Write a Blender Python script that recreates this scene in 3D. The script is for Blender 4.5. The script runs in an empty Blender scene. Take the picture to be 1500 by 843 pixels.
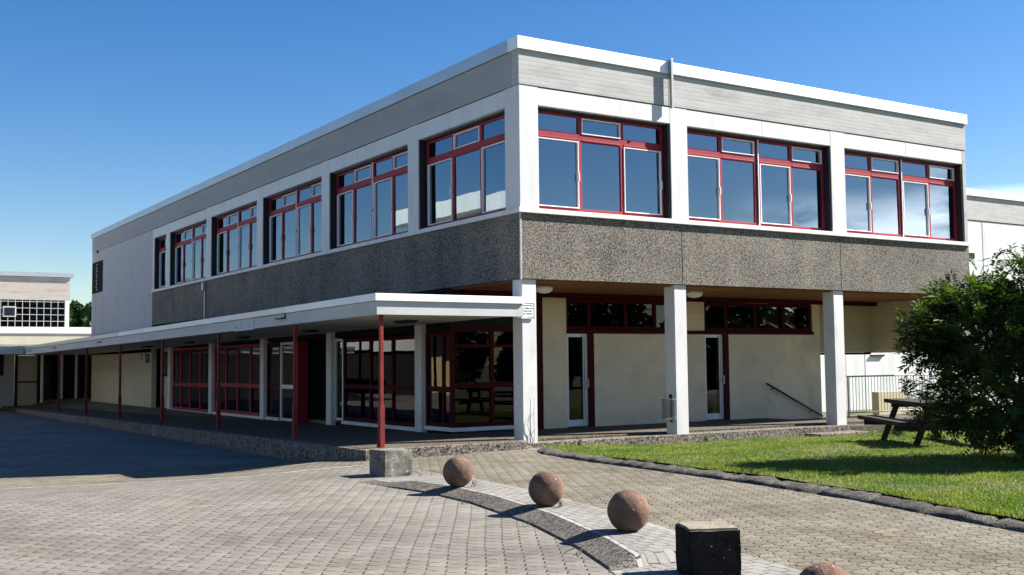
import bpy, bmesh, math, random
from mathutils import Vector, Matrix, noise
R=math.radians
random.seed(7)
SC=bpy.context.scene
COL=SC.collection
# ------------------------------------------------------------------ camera
cam_d=bpy.data.cameras.new('camera'); cam=bpy.data.objects.new('camera',cam_d); COL.objects.link(cam)
SC.camera=cam
cam_d.sensor_width=36; cam_d.lens=38.96; cam_d.clip_start=.1; cam_d.clip_end=3000
yaw,pit,rol=R(32.6037),R(3.8282),R(-.6107)
fw=Vector((math.sin(yaw)*math.cos(pit),math.cos(yaw)*math.cos(pit),math.sin(pit)))
r0=Vector((math.cos(yaw),-math.sin(yaw),0)); u0=r0.cross(fw)
rr=r0*math.cos(rol)+u0*math.sin(rol); uu=-r0*math.sin(rol)+u0*math.cos(rol)
M=Matrix((rr,uu,-fw)).transposed().to_4x4(); M.translation=Vector((-12.30,-18.89,1.75))
cam.matrix_world=M
# ------------------------------------------------------------------ sun + sky
SUN_AZ=R(180-71)      # clockwise from +Y
SUN_EL=R(38)
sd=Vector((math.sin(SUN_AZ)*math.cos(SUN_EL),math.cos(SUN_AZ)*math.cos(SUN_EL),math.sin(SUN_EL)))
sl=bpy.data.lights.new('sun','SUN'); sl.energy=5.0; sl.angle=R(.5); sl.color=(1,.95,.87)
so=bpy.data.objects.new('sun',sl); COL.objects.link(so); so.rotation_euler=sd.to_track_quat('Z','Y').to_euler(); so.location=(20,-10,25)
wd=bpy.data.worlds.new('World'); SC.world=wd; wd.use_nodes=True
nt=wd.node_tree; nt.nodes.clear()
def N(nt,t,**k):
    n=nt.nodes.new(t)
    for a,b in k.items():
        if a in('loc',): continue
        setattr(n,a,b)
    return n
sky=N(nt,'ShaderNodeTexSky',sky_type='NISHITA'); sky.sun_disc=False; sky.sun_elevation=SUN_EL; sky.sun_rotation=SUN_AZ
sky.altitude=300; sky.air_density=1.0; sky.dust_density=.35; sky.ozone_density=1.6
hs=N(nt,'ShaderNodeHueSaturation'); hs.inputs['Hue'].default_value=.509; hs.inputs['Saturation'].default_value=1.42; hs.inputs['Value'].default_value=.97
tc=N(nt,'ShaderNodeTexCoord'); mp=N(nt,'ShaderNodeMapping'); mp.inputs['Scale'].default_value=(1,1,2.6)
ns=N(nt,'ShaderNodeTexNoise'); ns.inputs['Scale'].default_value=7.5; ns.inputs['Detail'].default_value=8; ns.inputs['Roughness'].default_value=.58
rp=N(nt,'ShaderNodeValToRGB'); rp.color_ramp.elements[0].position=.42; rp.color_ramp.elements[1].position=.56
sx=N(nt,'ShaderNodeSeparateXYZ')
def mth(nt,op,a,b=None,c=None,clamp=False):
    m=nt.nodes.new('ShaderNodeMath'); m.operation=op; m.use_clamp=clamp
    for i,v in enumerate((a,b,c)):
        if v is None: continue
        if isinstance(v,(int,float)): m.inputs[i].default_value=v
        else: nt.links.new(v,m.inputs[i])
    return m.outputs[0]
L=nt.links.new
L(tc.outputs['Generated'],mp.inputs['Vector']); L(mp.outputs[0],ns.inputs['Vector']); L(ns.outputs['Fac'],rp.inputs['Fac'])
L(tc.outputs['Generated'],sx.inputs[0])
# low bank of clouds to the east / south-east: below about 10 degrees
az=mth(nt,'ADD',mth(nt,'MULTIPLY',sx.outputs['X'],.86),mth(nt,'MULTIPLY',sx.outputs['Y'],-.5))
azm=mth(nt,'MULTIPLY',mth(nt,'SUBTRACT',az,.945),30,clamp=True)
elm=mth(nt,'MULTIPLY',mth(nt,'SUBTRACT',.15,sx.outputs['Z']),28,clamp=True)
m1=mth(nt,'MULTIPLY',mth(nt,'MULTIPLY',azm,elm),rp.outputs['Color'])
az2=mth(nt,'MULTIPLY',mth(nt,'SUBTRACT',sx.outputs['X'],.74),14,clamp=True)
elm2=mth(nt,'MULTIPLY',mth(nt,'SUBTRACT',.142,sx.outputs['Z']),40,clamp=True)
m2=mth(nt,'MULTIPLY',mth(nt,'MULTIPLY',az2,elm2),rp.outputs['Color'])
cm=mth(nt,'MULTIPLY',mth(nt,'MAXIMUM',m1,mth(nt,'MULTIPLY',m2,.4)),.85)
mx=N(nt,'ShaderNodeMixRGB'); mx.inputs[2].default_value=(30,30.5,31.5,1)
bg=N(nt,'ShaderNodeBackground'); bg.inputs['Strength'].default_value=.05
wo=N(nt,'ShaderNodeOutputWorld')
L(sky.outputs[0],hs.inputs['Color']); L(hs.outputs[0],mx.inputs[1]); L(cm,mx.inputs[0]); L(mx.outputs[0],bg.inputs['Color']); L(bg.outputs[0],wo.inputs['Surface'])
SC.view_settings.view_transform='Standard'; SC.view_settings.look='None'; SC.view_settings.gamma=1.0
SC.view_settings.exposure=1.62
SC.render.engine='CYCLES'
SC.cycles.max_bounces=8; SC.cycles.transparent_max_bounces=16; SC.cycles.diffuse_bounces=3; SC.cycles.glossy_bounces=4

# ------------------------------------------------------------------ materials
def mat(name,col,rough=.8,var=.12,vscale=3.,grain=0.,gscale=120.,bump=0.,bscale=40.,metal=0.,spec=.3,col2=None,c2scale=1.2,c2lo=.5,c2hi=.7,stretch=(1,1,1)):
    m=bpy.data.materials.new(name); m.use_nodes=True; nt=m.node_tree; nt.nodes.clear()
    o=N(nt,'ShaderNodeOutputMaterial'); p=N(nt,'ShaderNodeBsdfPrincipled'); L=nt.links.new
    L(p.outputs[0],o.inputs['Surface'])
    p.inputs['Roughness'].default_value=rough; p.inputs['Metallic'].default_value=metal
    p.inputs['Specular IOR Level'].default_value=spec
    tc=N(nt,'ShaderNodeTexCoord'); mp=N(nt,'ShaderNodeMapping'); mp.inputs['Scale'].default_value=stretch
    L(tc.outputs['Object'],mp.inputs[0])
    n=N(nt,'ShaderNodeTexNoise'); n.inputs['Scale'].default_value=vscale; n.inputs['Detail'].default_value=6; n.inputs['Roughness'].default_value=.6
    L(mp.outputs[0],n.inputs['Vector'])
    mr=N(nt,'ShaderNodeMapRange'); mr.inputs[1].default_value=.3; mr.inputs[2].default_value=.7; mr.inputs[3].default_value=1-var; mr.inputs[4].default_value=1+var
    L(n.outputs['Fac'],mr.inputs[0]); f=mr.outputs[0]
    if grain:
        g=N(nt,'ShaderNodeTexNoise'); g.inputs['Scale'].default_value=gscale; g.inputs['Detail'].default_value=2
        L(tc.outputs['Object'],g.inputs['Vector'])
        gr=N(nt,'ShaderNodeMapRange'); gr.inputs[1].default_value=.35; gr.inputs[2].default_value=.65; gr.inputs[3].default_value=1-grain; gr.inputs[4].default_value=1+grain
        L(g.outputs['Fac'],gr.inputs[0]); f=mth(nt,'MULTIPLY',f,gr.outputs[0])
    base=None
    if col2:
        n2=N(nt,'ShaderNodeTexNoise'); n2.inputs['Scale'].default_value=c2scale; n2.inputs['Detail'].default_value=7; n2.inputs['Roughness'].default_value=.65
        L(mp.outputs[0],n2.inputs['Vector'])
        r2=N(nt,'ShaderNodeMapRange'); r2.inputs[1].default_value=c2lo; r2.inputs[2].default_value=c2hi; L(n2.outputs['Fac'],r2.inputs[0])
        mx=N(nt,'ShaderNodeMixRGB'); mx.inputs[1].default_value=(*col,1); mx.inputs[2].default_value=(*col2,1); L(r2.outputs[0],mx.inputs[0]); base=mx.outputs[0]
    vm=N(nt,'ShaderNodeVectorMath',operation='SCALE')
    if base: L(base,vm.inputs[0])
    else: vm.inputs[0].default_value=col
    L(f,vm.inputs['Scale']); L(vm.outputs[0],p.inputs['Base Color'])
    if bump:
        b=N(nt,'ShaderNodeBump'); b.inputs['Strength'].default_value=1; b.inputs['Distance'].default_value=bump
        nb=N(nt,'ShaderNodeTexNoise'); nb.inputs['Scale'].default_value=bscale; nb.inputs['Detail'].default_value=4; L(tc.outputs['Object'],nb.inputs['Vector'])
        L(nb.outputs['Fac'],b.inputs['Height']); L(b.outputs[0],p.inputs['Normal'])
    m['p']=p.name
    return m
def aggregate(name,dark,light,scale=30.,lo=.25,hi=.75,bump=.006,tint=None):
    m=bpy.data.materials.new(name); m.use_nodes=True; nt=m.node_tree; nt.nodes.clear(); L=nt.links.new
    o=N(nt,'ShaderNodeOutputMaterial'); p=N(nt,'ShaderNodeBsdfPrincipled'); L(p.outputs[0],o.inputs['Surface']); p.inputs['Roughness'].default_value=.85
    p.inputs['Specular IOR Level'].default_value=.25
    tc=N(nt,'ShaderNodeTexCoord')
    v=N(nt,'ShaderNodeTexVoronoi'); v.inputs['Scale'].default_value=scale; L(tc.outputs['Object'],v.inputs['Vector'])
    sp=N(nt,'ShaderNodeSeparateColor'); L(v.outputs['Color'],sp.inputs[0])
    n=N(nt,'ShaderNodeTexNoise'); n.inputs['Scale'].default_value=scale*.4; n.inputs['Detail'].default_value=4; L(tc.outputs['Object'],n.inputs['Vector'])
    a=mth(nt,'ADD',mth(nt,'MULTIPLY',sp.outputs[0],.72),mth(nt,'MULTIPLY',mth(nt,'SUBTRACT',n.outputs['Fac'],.36),1.0))
    big=N(nt,'ShaderNodeTexNoise'); big.inputs['Scale'].default_value=.8; big.inputs['Detail'].default_value=5; L(tc.outputs['Object'],big.inputs['Vector'])
    a=mth(nt,'ADD',a,mth(nt,'MULTIPLY',mth(nt,'SUBTRACT',big.outputs['Fac'],.5),.4))
    smp=N(nt,'ShaderNodeMapping'); smp.inputs['Scale'].default_value=(2.2,2.2,.18); L(tc.outputs['Object'],smp.inputs[0]); stn=N(nt,'ShaderNodeTexNoise'); stn.inputs['Scale'].default_value=1; stn.inputs['Detail'].default_value=6; L(smp.outputs[0],stn.inputs['Vector'])
    a=mth(nt,'ADD',a,mth(nt,'MULTIPLY',mth(nt,'SUBTRACT',stn.outputs['Fac'],.5),.22))
    r=N(nt,'ShaderNodeValToRGB'); e=r.color_ramp.elements; e[0].position=lo; e[0].color=(*dark,1); e[1].position=hi; e[1].color=(*light,1)
    L(a,r.inputs[0])
    # warm / cool pebbles
    hsv=N(nt,'ShaderNodeMixRGB',blend_type='MULTIPLY'); hsv.inputs[2].default_value=(*(tint or (1.0,.86,.7)),1)
    L(r.outputs[0],hsv.inputs[1]); L(sp.outputs[1],hsv.inputs[0]); L(hsv.outputs[0],p.inputs['Base Color'])
    b=N(nt,'ShaderNodeBump',invert=True); b.inputs['Distance'].default_value=bump; L(v.outputs['Distance'],b.inputs['Height']); L(b.outputs[0],p.inputs['Normal'])
    return m
def pavers(name,cols,joint,bw=.2,bh=.165,rot=0.,zig=.016,mortar=.007,grain=.35,stain=None,headonly=.35,bump=.012):
    m=bpy.data.materials.new(name); m.use_nodes=True; nt=m.node_tree; nt.nodes.clear(); L=nt.links.new
    o=N(nt,'ShaderNodeOutputMaterial'); p=N(nt,'ShaderNodeBsdfPrincipled'); L(p.outputs[0],o.inputs['Surface']); p.inputs['Roughness'].default_value=.9
    p.inputs['Specular IOR Level'].default_value=.2
    tc=N(nt,'ShaderNodeTexCoord'); mp=N(nt,'ShaderNodeMapping'); mp.inputs['Rotation'].default_value=(0,0,rot); L(tc.outputs['Object'],mp.inputs[0])
    s=N(nt,'ShaderNodeSeparateXYZ'); L(mp.outputs[0],s.inputs[0])
    # gentle wander of the rows
    wn=N(nt,'ShaderNodeTexNoise'); wn.inputs['Scale'].default_value=.7; wn.inputs['Detail'].default_value=2; L(mp.outputs[0],wn.inputs['Vector'])
    wob=mth(nt,'MULTIPLY',mth(nt,'SUBTRACT',wn.outputs['Fac'],.5),.045)
    wn2=N(nt,'ShaderNodeTexNoise'); wn2.inputs['Scale'].default_value=9; wn2.inputs['Detail'].default_value=2; L(mp.outputs[0],wn2.inputs['Vector'])
    wob2=mth(nt,'MULTIPLY',mth(nt,'SUBTRACT',wn2.outputs['Fac'],.5),.03)
    zz=mth(nt,'PINGPONG',mth(nt,'MULTIPLY',s.outputs['Y'],1.0),bh/2)
    zz=mth(nt,'MULTIPLY',mth(nt,'SUBTRACT',zz,bh/4),zig/(bh/4))
    zx=mth(nt,'PINGPONG',s.outputs['X'],bw/4); zx=mth(nt,'MULTIPLY',mth(nt,'SUBTRACT',zx,bw/8),zig*.5/(bw/8))
    X=mth(nt,'ADD',mth(nt,'ADD',s.outputs['X'],zz),mth(nt,'ADD',wob,wob2)); Y=mth(nt,'ADD',mth(nt,'ADD',s.outputs['Y'],wob),mth(nt,'ADD',wob2,zx))
    row=mth(nt,'FLOOR',mth(nt,'DIVIDE',Y,bh)); xo=mth(nt,'ADD',mth(nt,'DIVIDE',X,bw),mth(nt,'MULTIPLY',mth(nt,'MODULO',row,2),.5)); cell=mth(nt,'FLOOR',xo)
    hd=mth(nt,'PINGPONG',xo,.5); hd=mth(nt,'MULTIPLY',hd,bw); rd=mth(nt,'MULTIPLY',mth(nt,'PINGPONG',mth(nt,'DIVIDE',Y,bh),.5),bh)
    wc=N(nt,'ShaderNodeTexWhiteNoise',noise_dimensions='2D'); cc=N(nt,'ShaderNodeCombineXYZ'); L(row,cc.inputs[0]); L(cell,cc.inputs[1]); L(cc.outputs[0],wc.inputs['Vector'])
    jn=N(nt,'ShaderNodeTexNoise'); jn.inputs['Scale'].default_value=5; jn.inputs['Detail'].default_value=5; L(mp.outputs[0],jn.inputs['Vector'])
    def rng(sock,a0,a1,b0,b1):
        q=N(nt,'ShaderNodeMapRange'); q.inputs[1].default_value=a0; q.inputs[2].default_value=a1; q.inputs[3].default_value=b0; q.inputs[4].default_value=b1; L(sock,q.inputs[0]); return q.outputs[0]
    head=mth(nt,'MULTIPLY',rng(hd,mortar*.5,mortar,1,0),rng(jn.outputs['Fac'],.33,.52,.45,1))
    rowj=mth(nt,'MULTIPLY',rng(rd,mortar*.35,mortar*.7,1,0),mth(nt,'MULTIPLY',rng(jn.outputs['Fac'],.4,.62,.25,1),headonly))
    J=mth(nt,'MAXIMUM',head,rowj)
    bc=N(nt,'ShaderNodeMixRGB'); bc.inputs[1].default_value=(*cols[0],1); bc.inputs[2].default_value=(*cols[1],1); L(wc.outputs['Value'],bc.inputs[0])
    br2=N(nt,'ShaderNodeMixRGB'); L(J,br2.inputs[0]); L(bc.outputs[0],br2.inputs[1]); br2.inputs[2].default_value=(*joint,1)
    g=N(nt,'ShaderNodeTexNoise'); g.inputs['Scale'].default_value=90; g.inputs['Detail'].default_value=3; g.inputs['Roughness'].default_value=.75; L(tc.outputs['Object'],g.inputs['Vector'])
    gr=N(nt,'ShaderNodeMapRange'); gr.inputs[1].default_value=.35; gr.inputs[2].default_value=.65; gr.inputs[3].default_value=1-grain; gr.inputs[4].default_value=1+grain; L(g.outputs['Fac'],gr.inputs[0])
    bgn=N(nt,'ShaderNodeTexNoise'); bgn.inputs['Scale'].default_value=.45; bgn.inputs['Detail'].default_value=8; bgn.inputs['Roughness'].default_value=.65; L(tc.outputs['Object'],bgn.inputs['Vector'])
    b1=N(nt,'ShaderNodeMapRange'); b1.inputs[1].default_value=.3; b1.inputs[2].default_value=.7; b1.inputs[3].default_value=.66; b1.inputs[4].default_value=1.16; L(bgn.outputs['Fac'],b1.inputs[0])
    f=mth(nt,'MULTIPLY',gr.outputs[0],b1.outputs[0])
    src=br2.outputs[0]
    if stain:
        sn=N(nt,'ShaderNodeTexNoise'); sn.inputs['Scale'].default_value=1.3; sn.inputs['Detail'].default_value=8; sn.inputs['Roughness'].default_value=.7; L(mp.outputs[0],sn.inputs['Vector'])
        sr=N(nt,'ShaderNodeMapRange'); sr.inputs[1].default_value=.5; sr.inputs[2].default_value=.68; sr.inputs[3].default_value=0; sr.inputs[4].default_value=.7; L(sn.outputs['Fac'],sr.inputs[0])
        sm=N(nt,'ShaderNodeMixRGB',blend_type='MULTIPLY'); L(src,sm.inputs[1]); sm.inputs[2].default_value=(*stain,1); L(sr.outputs[0],sm.inputs[0]); src=sm.outputs[0]
    vm=N(nt,'ShaderNodeVectorMath',operation='SCALE'); L(src,vm.inputs[0]); L(f,vm.inputs['Scale']); L(vm.outputs[0],p.inputs['Base Color'])
    b=N(nt,'ShaderNodeBump',invert=True); b.inputs['Distance'].default_value=bump
    h=mth(nt,'ADD',J,mth(nt,'MULTIPLY',g.outputs['Fac'],.35)); L(h,b.inputs['Height']); L(b.outputs[0],p.inputs['Normal'])
    return m
def boards(name,col,period=.11,axis='Z',var=.1,bump=.004,stain=(.6,.6,.6)):
    """board-marked concrete / timber: thin lines every period along an axis, tone changes per board"""
    m=mat(name,col,.85,.07,2.,.08,60,col2=tuple(c*s for c,s in zip(col,stain)),c2scale=1.6,c2lo=.5,c2hi=.8,stretch=(.5,.5,2))
    nt=m.node_tree; L=nt.links.new; p=nt.nodes[m['p']]
    tc=N(nt,'ShaderNodeTexCoord'); s=N(nt,'ShaderNodeSeparateXYZ'); L(tc.outputs['Object'],s.inputs[0])
    t=mth(nt,'DIVIDE',s.outputs[axis],period); fl=mth(nt,'FLOOR',t); fr=mth(nt,'FRACT',t)
    line=mth(nt,'LESS_THAN',fr,.1)
    oth=s.outputs['X'] if axis!='X' else s.outputs['Y']
    seg=mth(nt,'FLOOR',mth(nt,'ADD',mth(nt,'MULTIPLY',oth,.4),mth(nt,'MULTIPLY',fl,.37)))
    wn=N(nt,'ShaderNodeTexWhiteNoise',noise_dimensions='2D'); c=N(nt,'ShaderNodeCombineXYZ'); L(fl,c.inputs[0]); L(seg,c.inputs[1]); L(c.outputs[0],wn.inputs['Vector'])
    f=mth(nt,'ADD',mth(nt,'MULTIPLY',mth(nt,'SUBTRACT',wn.outputs['Value'],.5),var*2),1)
    f=mth(nt,'MULTIPLY',f,mth(nt,'SUBTRACT',1,mth(nt,'MULTIPLY',line,.12)))
    src=p.inputs['Base Color'].links[0].from_socket
    vm=N(nt,'ShaderNodeVectorMath',operation='SCALE'); L(src,vm.inputs[0]); L(f,vm.inputs['Scale']); L(vm.outputs[0],p.inputs['Base Color'])
    b=N(nt,'ShaderNodeBump'); b.inputs['Distance'].default_value=bump; L(mth(nt,'ADD',wn.outputs['Value'],mth(nt,'MULTIPLY',line,-1)),b.inputs['Height']); L(b.outputs[0],p.inputs['Normal'])
    return m
def brick_wall(name,col):
    m=mat(name,col,.75,.08,1.5,.06,60,col2=tuple(c*.72 for c in col),c2scale=.9,c2lo=.52,c2hi=.75)
    nt=m.node_tree; L=nt.links.new; p=nt.nodes[m['p']]
    tc=N(nt,'ShaderNodeTexCoord'); s=N(nt,'ShaderNodeSeparateXYZ'); L(tc.outputs['Object'],s.inputs[0])
    c=N(nt,'ShaderNodeCombineXYZ'); L(mth(nt,'ADD',s.outputs['X'],s.outputs['Y']),c.inputs[0]); L(s.outputs['Z'],c.inputs[1])
    br=N(nt,'ShaderNodeTexBrick'); br.inputs['Scale'].default_value=1; br.inputs['Brick Width'].default_value=.25; br.inputs['Row Height'].default_value=.083; br.inputs['Mortar Size'].default_value=.008; br.inputs['Mortar Smooth'].default_value=.4
    L(c.outputs[0],br.inputs['Vector'])
    src=p.inputs['Base Color'].links[0].from_socket
    vm=N(nt,'ShaderNodeVectorMath',operation='SCALE'); L(src,vm.inputs[0]); L(mth(nt,'SUBTRACT',1,mth(nt,'MULTIPLY',br.outputs['Fac'],.07)),vm.inputs['Scale']); L(vm.outputs[0],p.inputs['Base Color'])
    b=N(nt,'ShaderNodeBump',invert=True); b.inputs['Distance'].default_value=.0025; L(br.outputs['Fac'],b.inputs['Height']); L(b.outputs[0],p.inputs['Normal'])
    return m
def glassmat(name,ior=1.9,tint=(.55,.6,.65),refl=(.95,.97,1)):
    m=bpy.data.materials.new(name); m.use_nodes=True; nt=m.node_tree; nt.nodes.clear(); L=nt.links.new
    o=N(nt,'ShaderNodeOutputMaterial'); a=N(nt,'ShaderNodeBsdfTransparent'); a.inputs[0].default_value=(*tint,1)
    g=N(nt,'ShaderNodeBsdfGlossy'); g.inputs['Color'].default_value=(*refl,1); g.inputs['Roughness'].default_value=.012
    tc=N(nt,'ShaderNodeTexCoord'); n=N(nt,'ShaderNodeTexNoise'); n.inputs['Scale'].default_value=.7; n.inputs['Detail'].default_value=1; L(tc.outputs['Object'],n.inputs['Vector'])
    b=N(nt,'ShaderNodeBump'); b.inputs['Distance'].default_value=.003; L(n.outputs['Fac'],b.inputs['Height']); L(b.outputs[0],g.inputs['Normal'])
    f=N(nt,'ShaderNodeFresnel'); f.inputs['IOR'].default_value=ior
    x=N(nt,'ShaderNodeMixShader'); L(f.outputs[0],x.inputs[0]); L(a.outputs[0],x.inputs[1]); L(g.outputs[0],x.inputs[2]); L(x.outputs[0],o.inputs['Surface'])
    return m
def leafmat(name,col,col2,trans=.35,scale=3.):
    m=bpy.data.materials.new(name); m.use_nodes=True; nt=m.node_tree; nt.nodes.clear(); L=nt.links.new
    o=N(nt,'ShaderNodeOutputMaterial'); p=N(nt,'ShaderNodeBsdfPrincipled'); p.inputs['Roughness'].default_value=.6; p.inputs['Specular IOR Level'].default_value=.25
    t=N(nt,'ShaderNodeBsdfTranslucent'); x=N(nt,'ShaderNodeMixShader'); x.inputs[0].default_value=trans
    tc=N(nt,'ShaderNodeTexCoord'); n=N(nt,'ShaderNodeTexNoise'); n.inputs['Scale'].default_value=scale; n.inputs['Detail'].default_value=5; L(tc.outputs['Object'],n.inputs['Vector'])
    r=N(nt,'ShaderNodeValToRGB'); e=r.color_ramp.elements; e[0].position=.35; e[0].color=(*col,1); e[1].position=.65; e[1].color=(*col2,1); L(n.outputs['Fac'],r.inputs[0])
    L(r.outputs[0],p.inputs['Base Color']); 
    vm=N(nt,'ShaderNodeVectorMath',operation='MULTIPLY'); vm.inputs[1].default_value=(1.3,1.5,.6); L(r.outputs[0],vm.inputs[0]); L(vm.outputs[0],t.inputs[0])
    L(p.outputs[0],x.inputs[1]); L(t.outputs[0],x.inputs[2]); L(x.outputs[0],o.inputs['Surface'])
    return m
MT={}
MT['white']=mat('white_panel_paint',(.61,.61,.61),.5,.05,1.2,.03,40,col2=(.44,.43,.40),c2scale=2.2,c2lo=.5,c2hi=.9,stretch=(1,1,.22))
MT['colwhite']=mat('column_paint',(.62,.615,.60),.6,.06,1.5,.04,50,bump=.001,col2=(.38,.365,.32),c2scale=2.2,c2lo=.52,c2hi=.85,stretch=(1,1,.5))
MT['greywhite']=mat('pale_grey_render',(.40,.40,.43),.7,.05,1.2,.03,40,col2=(.35,.355,.385),c2scale=.8)
MT['plinth']=mat('grey_base_band',(.3,.32,.36),.8,.08,1.2)
MT['fascia']=boards('board_marked_concrete',(.42,.415,.40),.095,'Z',.045)
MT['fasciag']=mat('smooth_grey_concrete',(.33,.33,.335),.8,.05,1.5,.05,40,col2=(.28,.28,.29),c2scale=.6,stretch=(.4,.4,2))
MT['canopyf']=mat('canopy_fascia_paint',(.47,.47,.47),.55,.04,1.,.03,40,col2=(.39,.39,.38),c2scale=.8,stretch=(1,.5,2))
MT['canopys']=mat('canopy_soffit_paint',(.5,.48,.42),.7,.06,1.)
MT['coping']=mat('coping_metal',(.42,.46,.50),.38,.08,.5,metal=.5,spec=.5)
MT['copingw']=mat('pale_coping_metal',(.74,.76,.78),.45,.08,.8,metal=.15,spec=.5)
MT['agg']=aggregate('exposed_aggregate_panel',(.004,.0035,.003),(.36,.34,.305),68,.18,1.08,.003,tint=(1,.88,.74))
MT['aggk']=aggregate('exposed_aggregate_kerb',(.008,.007,.006),(.32,.30,.27),42,.15,1.05,.006)
MT['kerb2']=aggregate('dark_sloped_kerb',(.012,.012,.011),(.20,.19,.175),50,.1,1.1,.006)
MT['aggf']=aggregate('walkway_aggregate_floor',(.01,.009,.007),(.17,.155,.13),45,.1,1.05,.003)
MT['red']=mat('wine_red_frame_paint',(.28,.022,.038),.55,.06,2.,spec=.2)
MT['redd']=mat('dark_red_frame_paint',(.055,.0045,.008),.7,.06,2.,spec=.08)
MT['redpost']=mat('red_post_paint',(.19,.022,.02),.6,.12,3.,spec=.2,col2=(.10,.02,.018),c2scale=4)
MT['black']=mat('black_metal',(.015,.015,.018),.5,.05)
MT['alu']=mat('aluminium_frame',(.62,.63,.64),.4,.05,2.,metal=.3)
MT['sash']=mat('white_sash_paint',(.8,.78,.78),.4,.03)
MT['sill']=mat('pale_stone_sill',(.66,.65,.63),.7,.1,3.,.12,80,bump=.002)
MT['cream']=brick_wall('cream_painted_brick',(.70,.585,.41))
MT['cream2']=mat('cream_render',(.46,.43,.34),.8,.05,1.2,col2=(.42,.39,.31),c2scale=.7)
MT['tan']=mat('tan_render',(.44,.38,.25),.85,.06,1.)
MT['wood']=boards('brown_timber_soffit',(.23,.09,.035),.12,'Y',.12,.006)
MT['glass']=glassmat('window_glass',3.1,(.35,.38,.42),(.74,.88,1.0))
MT['glassl']=glassmat('ground_floor_glass',1.38,(.5,.5,.5))
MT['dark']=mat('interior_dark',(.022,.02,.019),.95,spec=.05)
MT['inwall']=mat('interior_wall',(.09,.09,.09),.9)
MT['infloor']=mat('interior_floor',(.1,.09,.08),.7)
MT['curtain']=mat('grey_curtain',(.25,.24,.22),.9,.1,6,stretch=(6,6,.3))
MT['roof']=mat('gravel_roof',(.22,.22,.21),.9,.2,5)
MT['opal']=mat('opal_lamp_glass',(.75,.74,.68),.4,.03)
MT['galv']=mat('galvanised_steel',(.35,.36,.37),.4,.1,6,metal=.7)
MT['conc']=mat('weathered_concrete_block',(.19,.182,.15),.95,.2,5,.35,90,bump=.008,bscale=60,col2=(.09,.085,.075),c2scale=4,c2lo=.42,c2hi=.62)
MT['kerb']=mat('dark_stone_kerb',(.095,.085,.07),.95,.25,3,.4,70,bump=.02,bscale=35,col2=(.025,.024,.022),c2scale=5,c2lo=.42,c2hi=.62)
MT['rwood']=mat('weathered_dark_timber',(.035,.027,.02),.85,.25,4,.2,50,bump=.004,stretch=(1,1,6))
MT['wire']=mat('rail_paint',(.42,.42,.41),.5,.05)
MT['yellow']=mat('ochre_wall',(.55,.44,.2),.9)
MT['boxwhite']=mat('wing_white_panels',(.60,.62,.60),.7,.05,1.,col2=(.5,.52,.51),c2scale=1.2,stretch=(2,2,.3))
MT['backwall']=boards('pale_board_marked_concrete',(.36,.33,.30),.12,'Z',.05)
# sandstone balls
MT['ball']=mat('red_sandstone',(.185,.105,.072),.95,.18,6,.3,110,bump=.008,bscale=70,col2=(.085,.055,.042),c2scale=4,c2lo=.4,c2hi=.62)
def spots(m,col=(.62,.6,.52),scale=16,th=.12,amt=.6):
    nt=m.node_tree; L=nt.links.new; p=nt.nodes[m['p']]
    tc=N(nt,'ShaderNodeTexCoord'); oi=N(nt,'ShaderNodeObjectInfo'); ad=N(nt,'ShaderNodeVectorMath',operation='ADD'); L(tc.outputs['Object'],ad.inputs[0]); L(oi.outputs['Location'],ad.inputs[1])
    v=N(nt,'ShaderNodeTexVoronoi'); v.inputs['Scale'].default_value=scale; L(ad.outputs[0],v.inputs['Vector'])
    sp=N(nt,'ShaderNodeSeparateColor'); L(v.outputs['Color'],sp.inputs[0])
    r=mth(nt,'MULTIPLY',mth(nt,'LESS_THAN',v.outputs['Distance'],mth(nt,'MULTIPLY',sp.outputs[0],th*3)),mth(nt,'GREATER_THAN',sp.outputs[1],.45))
    src=p.inputs['Base Color'].links[0].from_socket
    mx=N(nt,'ShaderNodeMixRGB'); L(mth(nt,'MULTIPLY',r,amt),mx.inputs[0]); L(src,mx.inputs[1]); mx.inputs[2].default_value=(*col,1); L(mx.outputs[0],p.inputs['Base Color'])
spots(MT['conc'],(.55,.55,.5),20,.07,.75); spots(MT['ball'],(.6,.5,.42),14,.05,.55)
MT['pave']=pavers('grey_interlocking_pavers',((.215,.198,.172),(.16,.147,.127)),(.018,.018,.012),.2,.165,0,.034,.0115,.5,(.85,.82,.7),.2)
MT['drive']=pavers('weathered_brown_pavers',((.20,.18,.14),(.145,.13,.10)),(.016,.017,.009),.2,.165,R(-4),.034,.0125,.5,(.72,.62,.42),.75,.014)
MT['island']=pavers('pale_rectangular_pavers',((.255,.245,.225),(.215,.205,.185)),(.02,.019,.016),.22,.11,R(-83),.0,.009,.25,None,1.0)
MT['edge']=pavers('kerb_edge_stones',((.34,.325,.30),(.28,.27,.25)),(.05,.05,.045),.25,3.,R(82),.0,.01,.2,None,.9)
MT['ground']=mat('meadow_ground',(.09,.11,.05),1.,.25,.5,col2=(.12,.11,.07),c2scale=.2)
MT['soil']=mat('lawn_soil',(.075,.085,.03),1.,.3,4,.3,60,bump=.02,col2=(.13,.105,.06),c2scale=1.2)
MT['grass']=leafmat('grass_blades',(.085,.155,.018),(.20,.22,.05),.3,.8)
MT['leaf']=leafmat('shrub_leaves',(.012,.027,.006),(.075,.12,.02),.3,2.2)
MT['leafd']=leafmat('weed_leaves',(.07,.12,.025),(.13,.17,.04),.3,6)
MT['pine']=leafmat('forest_leaves',(.018,.04,.014),(.035,.065,.02),.1,.5)
MT['bark']=mat('bark',(.09,.07,.05),.95,.2,8)
MT['signg']=mat('faded_sign_face',(.5,.51,.53),.5,.05,3.,col2=(.42,.43,.46),c2scale=3)
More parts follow.
